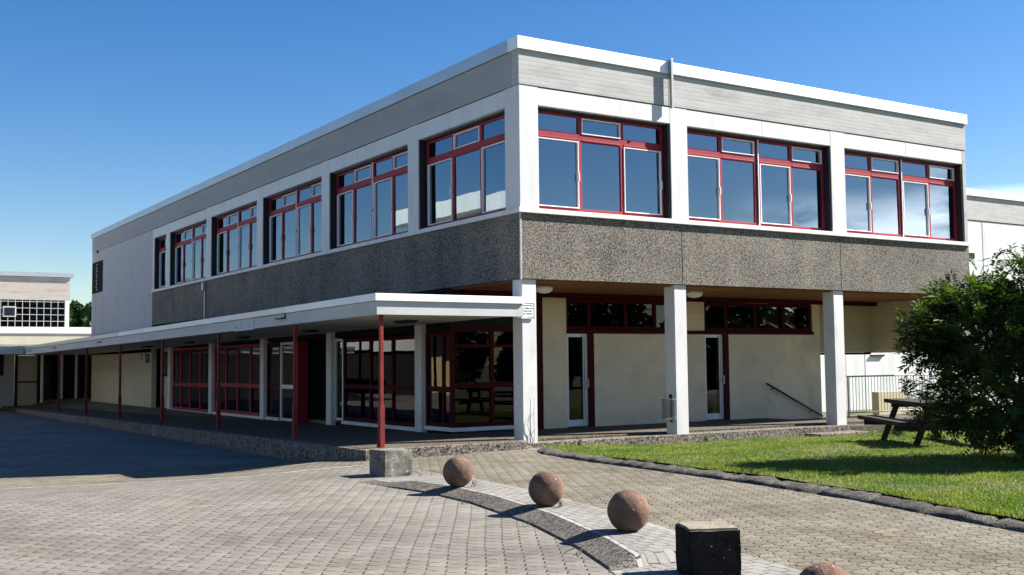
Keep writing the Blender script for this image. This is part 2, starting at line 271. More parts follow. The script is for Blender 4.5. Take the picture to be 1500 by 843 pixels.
MT['signw']=mat('white_sign_face',(.8,.8,.8),.4,.02)

# ------------------------------------------------------------------ mesh helpers
_pr=random.Random(77)
class MB:
    def __init__(s): s.v=[]; s.f=[]
    def pane(s,x0,x1,y0,y1,z0,z1):
        # a sheet of glass set a few millimetres out of true, as real panes are
        n=len(s.v); s.box(x0,x1,y0,y1,z0,z1); ax=1 if abs(x1-x0)>abs(y1-y0) else 0
        k=[_pr.uniform(-.006,.006) for _ in range(3)]
        for i in range(n,n+8):
            v=list(s.v[i]); u=v[1-ax]; U0,U1=((x0,x1) if ax else (y0,y1)); t=(u-U0)/(U1-U0); w=(v[2]-z0)/(z1-z0); v[ax]+=k[0]*(t-.5)+k[1]*(w-.5); s.v[i]=tuple(v)
        return s
    def box(s,x0,x1,y0,y1,z0,z1):
        if x0>x1:x0,x1=x1,x0
        if y0>y1:y0,y1=y1,y0
        if z0>z1:z0,z1=z1,z0
        n=len(s.v)
        s.v+=[(x0,y0,z0),(x1,y0,z0),(x1,y1,z0),(x0,y1,z0),(x0,y0,z1),(x1,y0,z1),(x1,y1,z1),(x0,y1,z1)]
        s.f+=[tuple(n+i for i in q) for q in((0,3,2,1),(4,5,6,7),(0,1,5,4),(1,2,6,5),(2,3,7,6),(3,0,4,7))]
        return s
    def tube(s,pts,r,seg=8,cap=True):
        pts=[Vector(p) for p in pts]; rs=r if isinstance(r,(list,tuple)) else [r]*len(pts)
        n0=len(s.v); prev=None
        for i,p in enumerate(pts):
            d=(pts[min(i+1,len(pts)-1)]-pts[max(i-1,0)]).normalized()
            a=prev if prev is not None else (Vector((0,0,1)) if abs(d.z)<.9 else Vector((1,0,0)))
            b=d.cross(a).normalized(); a=b.cross(d).normalized(); prev=a
            for k in range(seg):
                t=2*math.pi*k/seg; s.v.append(tuple(p+(a*math.cos(t)+b*math.sin(t))*rs[i]))
        for i in range(len(pts)-1):
            for k in range(seg):
                k2=(k+1)%seg; s.f.append((n0+i*seg+k,n0+i*seg+k2,n0+(i+1)*seg+k2,n0+(i+1)*seg+k))
        if cap:
            s.f.append(tuple(n0+k for k in range(seg))[::-1]); e=n0+(len(pts)-1)*seg; s.f.append(tuple(e+k for k in range(seg)))
        return s
    def lathe(s,prof,c=(0,0,0),seg=24):
        n0=len(s.v)
        for r,z in prof:
            for k in range(seg):
                t=2*math.pi*k/seg; s.v.append((c[0]+r*math.cos(t),c[1]+r*math.sin(t),c[2]+z))
        for i in range(len(prof)-1):
            for k in range(seg):
                k2=(k+1)%seg; s.f.append((n0+i*seg+k,n0+i*seg+k2,n0+(i+1)*seg+k2,n0+(i+1)*seg+k))
        return s
    def shear(s,k,y0=0.):
        s.v=[(x,y,z-k*max(0,y-y0)) for x,y,z in s.v]; return s
    def rot(s,a,c=(0,0)):
        ca,sa=math.cos(a),math.sin(a)
        s.v=[(c[0]+(x-c[0])*ca-(y-c[1])*sa,c[1]+(x-c[0])*sa+(y-c[1])*ca,z) for x,y,z in s.v]; return s
    def build(s,name,m,parent=None,loc=(0,0,0),bevel=0,smooth=False,kind=None):
        me=bpy.data.meshes.new(name); me.from_pydata([tuple(v) for v in s.v],[],s.f); me.update()
        if m is not None: me.materials.append(MT[m] if isinstance(m,str) else m)
        o=bpy.data.objects.new(name,me); COL.objects.link(o); o.location=loc
        if parent: o.parent=parent
        if bevel:
            b=o.modifiers.new('bevel','BEVEL'); b.width=bevel; b.segments=2; b.limit_method='ANGLE'
        if smooth:
            for p in me.polygons: p.use_smooth=True
        if kind: o['kind']=kind
        return o
def tag(o,label,cat,group=None):
    o['label']=label; o['category']=cat
    if group: o['group']=group
    return o
def empty(name,loc,label,cat,group=None,rz=0):
    o=bpy.data.objects.new(name,None); COL.objects.link(o); o.location=loc; o.rotation_euler=(0,0,rz); o.empty_display_size=.3
    return tag(o,label,cat,group)
def smst(t): t=max(0,min(1,t)); return t*t*(3-2*t)

# ------------------------------------------------------------------ ground
def g(x,y):
    a=-2.0*smst((-x-3.5)/3)
    d=-.25*smst((y+1.5-a)/5.5)*smst((-x-.3)/2.6)
    if y>0: d-=.004*min(y,40)*smst((-x-.3)/2.6)
    d-=.10*smst((y-7)/4)*smst((x-12)/3)
    d-=.17*smst((x-1.2)/3)*smst((y+4)/3.5)
    return d
def axis(vals):
    out=[]
    for a,b,st in vals:
        n=max(1,round((b-a)/st)); out+= [a+(b-a)*i/n for i in range(n)]
    out.append(vals[-1][1]); return out
def sheet(name,m,xs,ys,zf,kind='structure',keep=None):
    mb=MB(); nx=len(xs)
    for y in ys:
        for x in xs: mb.v.append((x,y,zf(x,y)))
    for j in range(len(ys)-1):
        for i in range(nx-1):
            if keep and not keep((xs[i]+xs[i+1])/2,(ys[j]+ys[j+1])/2): continue
            a=j*nx+i; mb.f.append((a,a+1,a+1+nx,a+nx))
    return mb.build(name,m,smooth=True,kind=kind)
def ribbon(name,m,rows,kind='structure',smooth=True):
    """rows: list of equal-length point lists"""
    mb=MB(); n=len(rows[0])
    for r in rows: mb.v+= [tuple(p) for p in r]
    for j in range(len(rows)-1):
        for i in range(n-1):
            a=j*n+i; mb.f.append((a,a+1,a+1+n,a+n))
    return mb.build(name,m,smooth=smooth,kind=kind)
gx=axis([(-1200,-200,250),(-200,-42,40),(-42,-12,3),(-12,2,.5),(2,20,2),(20,90,14),(90,1300,300)])
gy=axis([(-1200,-200,250),(-200,-40,40),(-40,-6,4),(-6,12,.5),(12,70,4),(70,200,40),(200,1600,350)])
sheet('ground','ground',gx,gy,lambda x,y:g(x,y)-.03-(.0 if abs(x)<45 and -45<y<72 else .5))
px_=axis([(-40,-12,2),(-12,2,.4),(2,32,2)]); py_=axis([(-40,-6,2),(-6,12,.4),(12,62,2)])
sheet('courtyard_paving','pave',px_,py_,g)
def interp(tab,y):
    if y<=tab[0][0]: return tab[0][1]
    for (a,b),(c,d) in zip(tab,tab[1:]):
        if y<=c: return b+(d-b)*(y-a)/(c-a)
    return tab[-1][1]
# lawn kerb: outer and inner edge as function of y
KO=[(-24,-8.0),(-18,-4.3),(-15,-3.0),(-12.25,-2.07),(-11.31,-1.84),(-9.54,-1.37),(-7.54,-1.06),(-5.16,-.88),(-3.34,-.78),(-1.53,-.55),(-.9,-.28),(-.4,.12)]
KI=[(-24,-7.6),(-18,-3.95),(-15,-2.65),(-12.25,-1.74),(-11.31,-1.5),(-9.54,-.98),(-7.54,-.66),(-5.16,-.48),(-3.34,-.38),(-1.53,-.12),(-.9,.12),(-.4,.45)]
# island outer (courtyard-side) edge
IO=[(-30,-14.5),(-20,-10.6),(-15,-8.1),(-13,-7.25),(-11.6,-6.66),(-10.4,-6.17),(-8.8,-5.66),(-6.89,-5.28),(-5.6,-5.2),(-4.6,-5.3),(-3.6,-5.35)]
IR=[(-30,-12.3),(-20,-8.4),(-15,-6.1),(-13,-5.45),(-11.0,-5.0),(-9.47,-4.56),(-7.17,-4.10),(-5.2,-3.88),(-3.24,-3.74),(-1.0,-3.6)]
# driveway between island and lawn
rows=[]
for y in axis([(-30,-12,1),(-12,-.45,.35)]):
    x0=interp(IR,y); x1=interp(KO,y)+.05; rows.append([(x0+(x1-x0)*t/10,y,g(x0+(x1-x0)*t/10,y)+.004) for t in range(11)])
ribbon('driveway','drive',rows)
# raised island strip with spheres: ends at y=-11.5 (block 2)
def isl_h(y): return .085*smst((y+11.45)/.12)*1.0 if y<-11.2 else .085*(1-.9*smst((y+5.0)/1.0))
rows=[];rk=[];re=[]
for y in axis([(-11.46,-11.3,.04),(-11.3,-3.7,.2)]):
    h=isl_h(y); xo=interp(IO,y); xr=interp(IR,y)-.01
    xi=xo+.30
    rk.append([(xo,y,g(xo,y)+.001),(xo+.02,y,g(xo,y)+.02*h/.085),(xi-.03,y,g(xi,y)+h*.93),(xi,y,g(xi,y)+h)])
    re.append([(xi,y,g(xi,y)+h+.003),(xi+.05,y,g(xi,y)+h+.006),(xi+.10,y,g(xi,y)+h+.003)])
    rows.append([(xi+.06+(xr-xi-.06)*t/8,y,g(xi,y)+.008+(h)*(1-smst((t/8-.68)/.32)*1.0)) for t in range(9)])
ribbon('island_sloped_kerb','kerb2',rk,smooth=False)
ribbon('island_edge_stones','edge',re); ribbon('island_paving','island',rows)
# apron of pale pavers south of the island
rows=[]
for y in axis([(-30,-13,1.5),(-13,-11.46,.3)]):
    x0=interp(IO,y)+.0; x1=interp(IR,y)-.01; rows.append([(x0+(x1-x0)*t/4,y,g(x0,y)+.006) for t in range(5)])
ribbon('apron_paving','island',rows)
rows=[]
for x in axis([(-14,-3.62,.5)]):
    yl=interp([(-14,2.6),(-9.5,1.0),(-6.3,-.75),(-4.7,-1.25),(-3.6,-1.4)],x); rows.append([(x,yl+(3.4-yl)*t/8,g(x,yl+(3.4-yl)*t/8)+.005) for t in range(9)])
rows=[r_[::-1] for r_ in rows]
ribbon('gutter_paving','drive',rows)
ribbon('gutter_edge','edge',[[(r_[-1][0],r_[-1][1]+.0,r_[-1][2]+.004),(r_[-1][0],r_[-1][1]-.09,r_[-1][2]+.004)] for r_ in rows])
# lawn kerb body, stones with rough tops
def kn(x,y,s=3.,a=.02): return a*noise.noise(Vector((x*s,y*s,1.7)))
rows=[]
for y in axis([(-24,-13,.5),(-13,-.4,.07)]):
    o,i=interp(KO,y),interp(KI,y); w=i-o
    gap=.035 if abs((y*1.0)%.98)<.07 else 0
    hk=.07*(smst((-y-.2)/1.2)*.6+.4)
    rows.append([(o+kn(o,y,2,.03),y,g(o,y)-.01),(o+.03+kn(o,y+9,4,.03),y,hk*.45+kn(o,y,6,.02)-gap*.4),(o+.11+kn(o,y+3,4,.03),y,hk*.85+kn(o+1,y,5,.03)-gap),(o+w*.6,y,hk+kn(o+2,y,5,.025)-gap),(i-.05,y,hk+kn(i,y,5,.03)-gap),(i+.06,y,hk-.05)])
ribbon('lawn_kerb','kerb',rows)
def lawn_h(x,y):
    return .085-(.085+.10*smst((x-1)/3))*smst((y+4.6)/3.8)+.015*noise.noise(Vector((x*.6,y*.6,0)))
rows=[]
for y in axis([(-24,-.0,.4)]):
    x0=interp(KI,min(y,-.4))-.02; x1=26; rows.append([(x0+(x1-x0)*(t/24)**1.4,y,lawn_h(x0+(x1-x0)*(t/24)**1.4,y)) for t in range(25)])
ribbon('lawn_soil','soil',rows)
rows=[[ (x,y,lawn_h(x,min(y,0))+.0) for x in axis([(9.9,26,1.6)])] for y in axis([(0,7.9,1)])]
ribbon('lawn_soil','soil',rows)
# grass blades
def grass():
    mb=MB(); rnd=random.Random(3)
    cx,cy=-12.3,-18.89
    n=0
    while n<120000:
        y=-13.5+15.*rnd.random(); x=-2+17*rnd.random()**1.3
        if y>-.12 and x<9.9: continue
        if y>-.12 and x>9.9 and y>.3: continue
        x0=interp(KI,min(y,-.4))
        if x<x0+.0-.05: continue
        a=math.degrees(math.atan2(x-cx,y-cy))
        if a>61: continue
        d=math.hypot(x-cx,y-cy)
        if rnd.random()>min(1,(13/d)**1.5+.1): continue
        pn=noise.noise(Vector((x*.55,y*.55,3))); 
        if pn>.12 and rnd.random()<.6 and y<-3.0: n+=1; continue
        h=(.018+.028*rnd.random())*(1.0+.6*max(0,noise.noise(Vector((x*1.5,y*1.5,9)))))
        if x-x0<.25: h*=1.2
        if -.6<y: h*=1.3
        z=lawn_h(x,min(y,0))-.005; t=rnd.random()*6.283; w=.004+.005*rnd.random()
        lx,ly=(rnd.random()-.5)*h*1.1,(rnd.random()-.5)*h*1.1
        k=len(mb.v); wx,wy=math.cos(t)*w,math.sin(t)*w
        mb.v+=[(x-wx,y-wy,z),(x+wx,y+wy,z),(x+lx*.5+wx*.7,y+ly*.5+wy*.7,z+h*.6),(x+lx*.5-wx*.7,y+ly*.5-wy*.7,z+h*.6),(x+lx*1.2,y+ly*1.2,z+h)]
        mb.f+=[(k,k+1,k+2,k+3),(k+3,k+2,k+4)]; n+=1
    o=mb.build('lawn_grass','grass',kind='stuff'); tag(o,'short green lawn grass between the dark kerb and the raised walkway','grass')
grass()

# walkway --------------------------------------------------------------
KS=.0105
mb=MB(); mb.box(-3.45,-.02,-.10,44.6,-.9,.17); mb.shear(KS); 
mb.build('raised_walkway','aggf',kind='structure',bevel=.01)
mb=MB(); mb.box(-3.60,-3.453,-.26,38.9,-.9,.165); mb.box(-3.449,-.02,-.26,-.104,-.9,.166); mb.shear(KS)
mb.build('walkway_kerb','aggk',kind='structure',bevel=.012)
mb=MB(); mb.box(-.016,9.75,-.02,.40,-.4,.095); mb.box(8.0,9.7,-.62,-.10,-.3,-.04)
mb.build('colonnade_kerb','aggk',kind='structure',bevel=.012)
mb=MB(); mb.box(-.016,9.9,.43,3.1,-.4,.14); mb.box(9.904,15.2,.43,2.05,-.4,.14); mb.box(9.76,15.2,.0,.42,-.4,.06)
mb.build('colonnade_floor','aggf',kind='structure',bevel=.01)

# ------------------------------------------------------------------ main building
B=empty('school_building',(0,0,0),'two-storey flat-roofed school building with red window frames, pebbled aggregate band and white piers','building')
P=lambda name,m,boxes,bevel=0,parent=None,**k: (lambda mb:[mb.box(*b) for b in boxes] and mb.build(name,m,parent or B,bevel=bevel,**k))(MB())
# facade transforms: 'R' right facade (u=x, depth=y), 'L' left facade (u=y, depth=x)
def fb(side,u0,u1,d0,d1,z0,z1): return (u0,u1,d0,d1,z0,z1) if side=='R' else (d0,d1,u0,u1,z0,z1)
XE,YE=14.79,40.0
# aggregate parapet panels
for a,b in((0.0,4.33),(4.345,9.57),(9.585,XE)): P('aggregate_panel','agg',[(a,b,0,.12,3.44,4.795)],.006)
for a,b in((.125,10.4),(10.415,21.1),(21.115,28.4)): P('aggregate_panel','agg',[(0,.12,a,b,3.44,4.795)],.006)
P('corner_trim','fascia',[(-.01,.028,-.01,.028,3.43,4.79)])
P('window_sill','sill',[(-.07,XE+.0,-.07,.26,4.80,4.90)],.006)
P('window_sill','sill',[(-.07,.26,.262,28.4,4.80,4.90)],.006)
# piers and lintels
P('pier','white',[(0,.47,0,.56,4.902,7.465)],.006)
PR=[(4.07,4.57),(9.33,9.84)]; PL=[(4.45+5.34*i,5.0+5.34*i) for i in range(5)]
for a,b in PR: P('pier','white',[(a,b,0,.3,4.902,7.465)],.006)
for a,b in PL: P('pier','white',[(0,.3,a,b,4.902,7.465)],.006)
P('end_pier','fascia',[(14.64,XE,.003,.3,4.902,7.465)],.006)
P('end_pier','white',[(.003,.3,28.15,28.398,4.902,7.465)])
bayR=[(.47,4.07),(4.57,9.33),(9.84,14.64)]; bayL=[(.56,4.45)]+[(5.0+5.34*i,9.79+5.34*i) for i in range(4)]+[(26.36,28.15)]
def lintel(side,a,b,mid):
    if mid:
        c=(a+b)/2; P('lintel_panel','white',[fb(side,a+.004,c-.004,.004,.3,7.08,7.455)],.004); P('lintel_panel','white',[fb(side,c+.004,b-.004,.004,.3,7.08,7.455)],.004)
    else: P('lintel_panel','white',[fb(side,a+.004,b-.004,.004,.3,7.08,7.455)],.004)
for i,(a,b) in enumerate(bayR): lintel('R',a,b,i>0)
for i,(a,b) in enumerate(bayL): lintel('L',a,b,0<i<5)
# windows of the upper floor
def window(side,a,b,pairs,single3):
    D=.2; z0,z1=4.905,7.078; zt0,zt1=6.46,6.63
    F=MB(); bx=lambda *q:F.box(*fb(side,*q))
    gz=MB(); sh=MB(); gd=MB()
    # black blind guides lining both reveals
    far=b if side=='R' else b
    gd.box(*fb(side,b-.055,b-.002,.02,.29,z0,z1)); gd.box(*fb(side,a+.002,a+.03,.05,.29,z0,z1))
    gd.box(*fb(side,a+.03,b-.055,.12,.29,z1-.05,z1-.001))
    a2,b2=a+.032,b-.057; zz1=z1-.052
    bx(a2,a2+.07,D,D+.07,z0,zz1); bx(b2-.07,b2,D,D+.07,z0,zz1)
    bx(a2+.07,b2-.07,D,D+.07,z0,z0+.10); bx(a2+.07,b2-.07,D,D+.07,zz1-.05,zz1)
    mull=[]
    if single3: 
        w=(b2-a2-.07)/3; mull=[(a2+.035+w*k-.045,a2+.035+w*k+.045) for k in(1,2)]
        oplo,opup=(0,2),(1,)
    elif pairs:
        c=(a+b)/2; w=(c-.09-a2-.0)/2
        mull=[(a2+.035+w-.045,a2+.035+w+.045),(c-.09,c+.09),(b2-.035-w-.045,b2-.035-w+.045)]
        oplo,opup=((0,2),(1,3)) if side=='R' else ((1,3),(0,2))
    else: mull=[]; oplo,opup=(0,),()
    for m0,m1 in mull: bx(m0,m1,D,D+.07,z0+.10,zz1-.05)
    if pairs:
        c=(a+b)/2
        sh.box(*fb(side,c+(.012 if side=='R' else -.04),c+(.04 if side=='R' else -.012),D-.03,D-.002,z0+.02,zz1))
        gd.box(*fb(side,c-.02 if side=='R' else c-.008,c+.008 if side=='R' else c+.02,D-.012,D-.003,z0+.1,zz1))
        gd.box(*fb(side,c-.05,c-.03,D-.03,D-.003,5.72,5.78))
    edges=[a2+.07]+[e for m in mull for e in m]+[b2-.07]
    cells=[(edges[2*k],edges[2*k+1]) for k in range(len(edges)//2)]
    for k,(c0,c1) in enumerate(cells):
        bx(c0,c1,D,D+.07,zt0,zt1)
        bx(c0,c1,D-.012,D-.001,zt0+.02,zt0+.05)
        for lo,hi,op in((z0+.10,zt0,k in oplo),(zt1,zz1-.05,k in opup)):
            if op:
                t=.022
                for q in((c0+.002,c0+t,lo+.002,hi-.002),(c1-t,c1-.002,lo+.002,hi-.002),(c0+t,c1-t,lo+.002,lo+t),(c0+t,c1-t,hi-t,hi-.002)): sh.box(*fb(side,q[0],q[1],D-.02,D+.04,q[2],q[3]))
                gz.pane(*fb(side,c0+t,c1-t,D+.03,D+.038,lo+t,hi-t))
                if hi<zt1:
                    hx=(c1-.012) if side=='R' else (c0+.012)
                    sh.box(*fb(side,hx-.012,hx+.012,D-.05,D-.021,5.6,5.78))
            else: gz.pane(*fb(side,c0,c1,D+.03,D+.038,lo,hi))
    w=F.build('window','red',B,bevel=.004)
    gz.build('pane','glass',w); 
    if sh.v: sh.build('sash','sash',w)
    gd.build('blind_guide','black',w)
window('R',*bayR[0],False,True); window('R',*bayR[1],True,False); window('R',*bayR[2],True,False)
window('L',*bayL[0],False,True)
for q in bayL[1:5]: window('L',*q,True,False)
window('L',*bayL[5],False,False)
# fascia band and coping
P('concrete_fascia','fascia',[(-.012,4.02,-.012,.25,7.475,8.2)],.006); P('concrete_fascia','fascia',[(4.03,XE+.01,-.012,.25,7.475,8.2)],.006)
P('concrete_fascia','fasciag',[(-.012,.25,.252,YE,7.475,8.2)],.006)
P('concrete_fascia','fascia',[(XE-.25,XE+.01,.252,YE,7.475,8.2)]); P('concrete_fascia','fascia',[(.252,XE-.252,YE-.25,YE,7.475,8.2)])
def coping(side,segs,m):
    for a,b in segs: P('roof_coping',m,[fb(side,a,b,-.065,.33,8.205,8.47)],.006)
coping('R',((-.065,4.0),(4.06,9.9),(9.905,XE+.06)),'copingw')
coping('L',((.332,3.3),(3.305,9.2),(9.205,15.1),(15.105,21.),(21.005,27.),(27.005,33.),(33.005,YE+.06)),'coping')
P('roof_coping','coping',[(XE-.33,XE+.06,.332,YE+.06,8.205,8.47)]); P('roof_coping','coping',[(.332,XE-.332,YE-.33,YE+.06,8.205,8.47)])
P('roof','roof',[(.252,XE-.252,.252,YE-.252,8.0,8.15)])
P('expansion_joint_cover','galv',[(4.0,4.06,-.155,-.07,7.40,8.53),(4.004,4.056,-.069,.3,8.2,8.52)],.004)
P('downpipe','galv',[(-.05,-.003,21.02,21.10,3.1,4.45),(-.13,-.003,20.96,21.16,4.45,4.75)],.01)
# blank end of the left facade
P('blank_wall','greywhite',[(0,.2,28.402,YE,3.35,7.465)]); P('base_band','plinth',[(-.02,.2,28.405,YE-.01,2.3,3.345)])
P('wall_joint','black',[(-.004,.01,39.15,39.18,3.4,5.38)]); P('wall_joint','black',[(-.004,.01,37.6,37.62,3.4,5.38)])
lv=P('louvre_panel','dark',[(-.03,.05,37.6,39.85,5.4,6.95)])
lm=MB()
for k in range(9): lm.box(-.036,-.031,38.66+.12*(k%2),38.82+.12*(k%2),5.5+.155*k,5.6+.155*k)
lm.build('louvre_blade','fascia',lv)
P('wall_bracket','black',[(-.08,-.0,38.6,38.72,7.38,7.50)])
# hidden sides
P('side_wall','greywhite',[(XE-.2,XE,.302,YE,3.44,7.465)]); P('rear_wall','greywhite',[(.202,XE-.2,YE-.2,YE,-.6,7.465)])
P('side_wall','cream2',[(12.0,12.2,3.352,YE-.2,-.6,3.40)])
# interior of upper floor
P('upper_floor_slab','infloor',[(.125,XE-.202,.125,YE-.202,3.47,4.1)])
P('upper_ceiling','inwall',[(.302,XE-.202,.302,YE-.25,7.2,7.4)])
P('inner_wall','inwall',[(7.,XE-.21,6.5,6.6,4.1,7.2),(6.5,6.6,6.5,YE-.3,4.1,7.2),(.35,6.5,9.99,10.05,4.1,7.2),(.35,6.5,20.7,20.8,4.1,7.2),(9.6,9.7,.5,6.5,4.1,7.2)])
for x in (2.3,6.9,12.2):
    for y in (1.5,3.6): P('ceiling_light_fitting','opal',[(x-.75,x+.75,y-.12,y+.12,7.08,7.16)])
for y in (7.6,13.,18.,23.5): P('ceiling_light_fitting','opal',[(1.4,1.6,y-.8,y+.8,7.08,7.16)])
P('roller_blind','curtain',[(12.9,14.5,.34,.36,6.1,7.05)]); P('roller_blind','curtain',[(.34,.36,21.0,22.6,5.9,7.05)])
# timber soffit
P('timber_soffit','wood',[(.125,XE,.122,3.09,3.40,3.44)]); P('soffit_beam','redd',[(.4,XE-.1,3.0,3.095,3.28,3.398)])
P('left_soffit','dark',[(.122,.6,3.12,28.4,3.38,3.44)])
# columns
for x in(.05,4.13,9.33): P('column','colwhite',[(x,x+.35,.05,.40,-.3,3.435)],.008)
for k in range(5):
    y=4.45+5.34*k; P('column','colwhite',[(.05,.39,y,y+.34,-.5,3.37)],.008)
# ground floor walls in plane y=3.1
Y0=3.1
P('brick_wall','cream',[(2.63,3.32,Y0,Y0+.25,.14,3.395)]); P('brick_wall','cream',[(4.15,7.80,Y0,Y0+.25,.14,2.42)])
P('brick_wall','cream',[(7.05,7.80,Y0,Y0+.25,2.512,3.27)]); P('brick_wall','cream',[(8.66,12.2,Y0,Y0+.25,-.6,2.42)]); P('brick_wall','cream',[(11.92,12.2,Y0+.001,Y0+.25,2.42,3.395)])
P('ledge','redd',[(3.32,7.80,Y0-.04,Y0+.2,2.425,2.505)]); P('ledge','redd',[(7.804,11.92,Y0-.04,Y0+.2,2.425,2.505)])
def glazing(side,d,a,b,z0,z1,us,zs,fr='redd',gm='glassl',t=.07,name='glazed_screen',sill=None):
    F=MB(); G=MB()
    bx=lambda *q:F.box(*fb(side,*q))
    bx(a,a+t,d,d+.08,z0,z1); bx(b-t,b,d,d+.08,z0,z1); bx(a+t,b-t,d,d+.08,z0,z0+t); bx(a+t,b-t,d,d+.08,z1-t,z1)
    U=[a+t]+[e for u in us for e in(u-t/2,u+t/2)]+[b-t]
    for u in us: bx(u-t/2,u+t/2,d,d+.08,z0+t,z1-t)
    for k in range(0,len(U),2):
        Z=[z0+t]+[e for z,h in zs for e in(z-h/2,z+h/2)]+[z1-t]
        for z,h in zs: bx(U[k],U[k+1],d+.002,d+.08,z-h/2,z+h/2)
        for j in range(0,len(Z),2): G.pane(*fb(side,U[k],U[k+1],d+.035,d+.045,Z[j],Z[j+1]))
    w=F.build(name,fr,B,bevel=.004); G.build('pane',gm,w)
    if sill:
        S=MB(); S.box(*fb(side,a,b,d-.06,d+.1,z0-.09,z0-.003)); S.build('sill','sill',w)
    return w
glazing('R',Y0+.04,3.322,7.048,2.51,3.275,[4.05,5.2,6.15],[],t=.09,name='transom_window')
glazing('R',Y0+.04,7.802,11.918,2.51,3.275,[8.62,9.7,10.8],[],t=.09,name='transom_window')
def door(x0,x1):
    z0,z1=.16,2.42
    j=P('door_jamb','redd',[(x1,x1+.16,Y0+.0,Y0+.2,.14,2.42)])
    F=MB(); t=.085
    F.box(x0,x0+t,Y0+.06,Y0+.12,z0,z1); F.box(x1-t,x1,Y0+.06,Y0+.12,z0,z1); F.box(x0+t,x1-t,Y0+.06,Y0+.12,z0,z0+.16); F.box(x0+t,x1-t,Y0+.06,Y0+.12,z1-t,z1)
    F.box(x1-t-.07,x1-t-.05,Y0+.03,Y0+.06,z0,z1)
    d=F.build('door','alu',B,bevel=.004); MB().box(x0+t,x1-t,Y0+.085,Y0+.095,z0+.16,z1-t).build('pane','glassl',d)
    MB().box(x1-.06,x1-.03,Y0-.0,Y0+.058,1.18,1.22).box(x1-.06,x1-.03,Y0-.02,Y0+.0,1.10,1.32).build('handle','galv',d)
door(3.33,3.99); door(7.81,8.49)
# front red screen by the corner
glazing('R',Y0,.10,2.40,.27,2.55,[1.2,1.9],[(1.22,.12),(2.12,.07)],t=.1,sill=True)
P('dark_panel','redd',[(2.402,2.628,Y0+.01,Y0+.2,.14,3.395)]); P('upper_panel','dark',[(.10,2.40,Y0+.02,Y0+.2,2.552,3.39)])
# left screens
LS='L'; XG=.16
glazing(LS,XG,3.19,4.44,.27,2.45,[3.6],[(1.13,.12)],t=.09,sill=True)
glazing(LS,XG,4.80,9.2,.20,2.42,[6.2,7.5],[(1.13,.12)],t=.10,sill=True)
glazing(LS,XG,9.22,9.78,.20,2.42,[],[],fr='alu',t=.06,name='glazed_door')
glazing(LS,XG,12.62,13.95,.02,2.42,[],[(1.06,.12)],fr='alu',t=.08,name='glazed_door')
glazing(LS,XG,13.97,15.12,.10,2.42,[],[(1.1,.12)],t=.09,sill=True)
glazing(LS,XG,15.48,20.46,.08,2.42,[16.7,18.0,19.2],[(1.05,.13)],t=.10,sill=True,fr='red')
glazing(LS,XG,20.82,25.80,.02,2.42,[22.2,23.5,24.7],[(1.0,.13)],t=.10,sill=True,fr='red')
P('door_jamb','red',[(XG-.02,XG+.3,12.46,12.60,0.,2.44)])
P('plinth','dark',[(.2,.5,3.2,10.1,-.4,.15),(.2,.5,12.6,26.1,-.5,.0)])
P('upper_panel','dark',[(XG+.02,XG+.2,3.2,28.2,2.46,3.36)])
# entrance recess and inner rooms of the ground floor
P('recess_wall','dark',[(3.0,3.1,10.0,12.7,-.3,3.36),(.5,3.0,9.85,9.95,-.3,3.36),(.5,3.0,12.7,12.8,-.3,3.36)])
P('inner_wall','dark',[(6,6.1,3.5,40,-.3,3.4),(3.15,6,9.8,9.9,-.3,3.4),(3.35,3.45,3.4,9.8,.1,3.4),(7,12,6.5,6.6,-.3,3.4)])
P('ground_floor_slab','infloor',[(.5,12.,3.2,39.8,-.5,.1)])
cu=MB()
for (y0,y1) in((16.2,16.6),(17.3,17.7),(18.6,19.0),(21.5,22.0),(23.0,23.4),(5.0,5.4)):
    n=10
    k0=len(cu.v)
    for i in range(n+1):
        yy=y0+(y1-y0)*i/n; xx=.62+.04*(i%2); cu.v+=[(xx,yy,.15),(xx,yy,2.3)]
    for i in range(n): a=k0+2*i; cu.f.append((a,a+2,a+3,a+1))
cu.build('curtain','curtain',B)
P('porch_wall','cream2',[(.35,.55,26.16,28.29,-.6,2.6)])
P('cream_wall','cream2',[(-.02,.18,28.3,39.72,-.6,2.52)])
# tan hanging wall beyond the last column; added wall shades it from the side
P('hanging_wall','tan',[(12.22,XE-.21,3.3,3.5,1.92,3.39)]); P('added_shade_wall','tan',[(XE-.2,XE-.01,.5,3.5,1.9,3.39)]); P('beam_edge','redd',[(12.22,XE-.21,3.28,3.52,1.85,1.915)])
# handrail on the wall
hr=MB(); hr.tube([(9.93,3.0,1.08),(12.1,3.0,.12)],.028); 
for t in(.12,.8): hr.tube([(9.93+2.17*t,3.0,1.08-.96*t-.02),(9.93+2.17*t,3.1,1.08-.96*t-.08)],.012)
hr.build('handrail','black',B,smooth=True)

# ------------------------------------------------------------------ canopy along the left side
CS=.0085
C=empty('covered_walkway_canopy',(-1.6,-.02,0),'white flat walkway canopy on thin red posts along the left side of the building','canopy')
off=Vector((-1.6,-.02,0))
def CP(name,m,boxes,bevel=0,k=CS,parent=None):
    mb=MB(); [mb.box(*b) for b in boxes]; mb.shear(k); mb.v=[(x-off.x,y-off.y,z) for x,y,z in mb.v]; return mb.build(name,m,parent or C,bevel=bevel)
CP('front_fascia','canopyf',[(-3.25,.045,-.02,.06,2.66,2.915)],.004); 
for a,b in((.065,5.4),(5.41,6.7),(8.13,14.2),(14.21,22.),(22.01,30.),(30.01,38.98)): CP('side_fascia','canopyf',[(-3.25,-3.17,a,b,2.66,2.915)],.004)
for a,b in((6.71,7.41),(7.42,8.12)):
    q=CP('faded_sign_panel','signg',[(-3.262,-3.17,a,b,2.64,2.915)],.003)
CP('coping','copingw',[(-3.30,.045,-.07,.10,2.92,3.06)],.005)
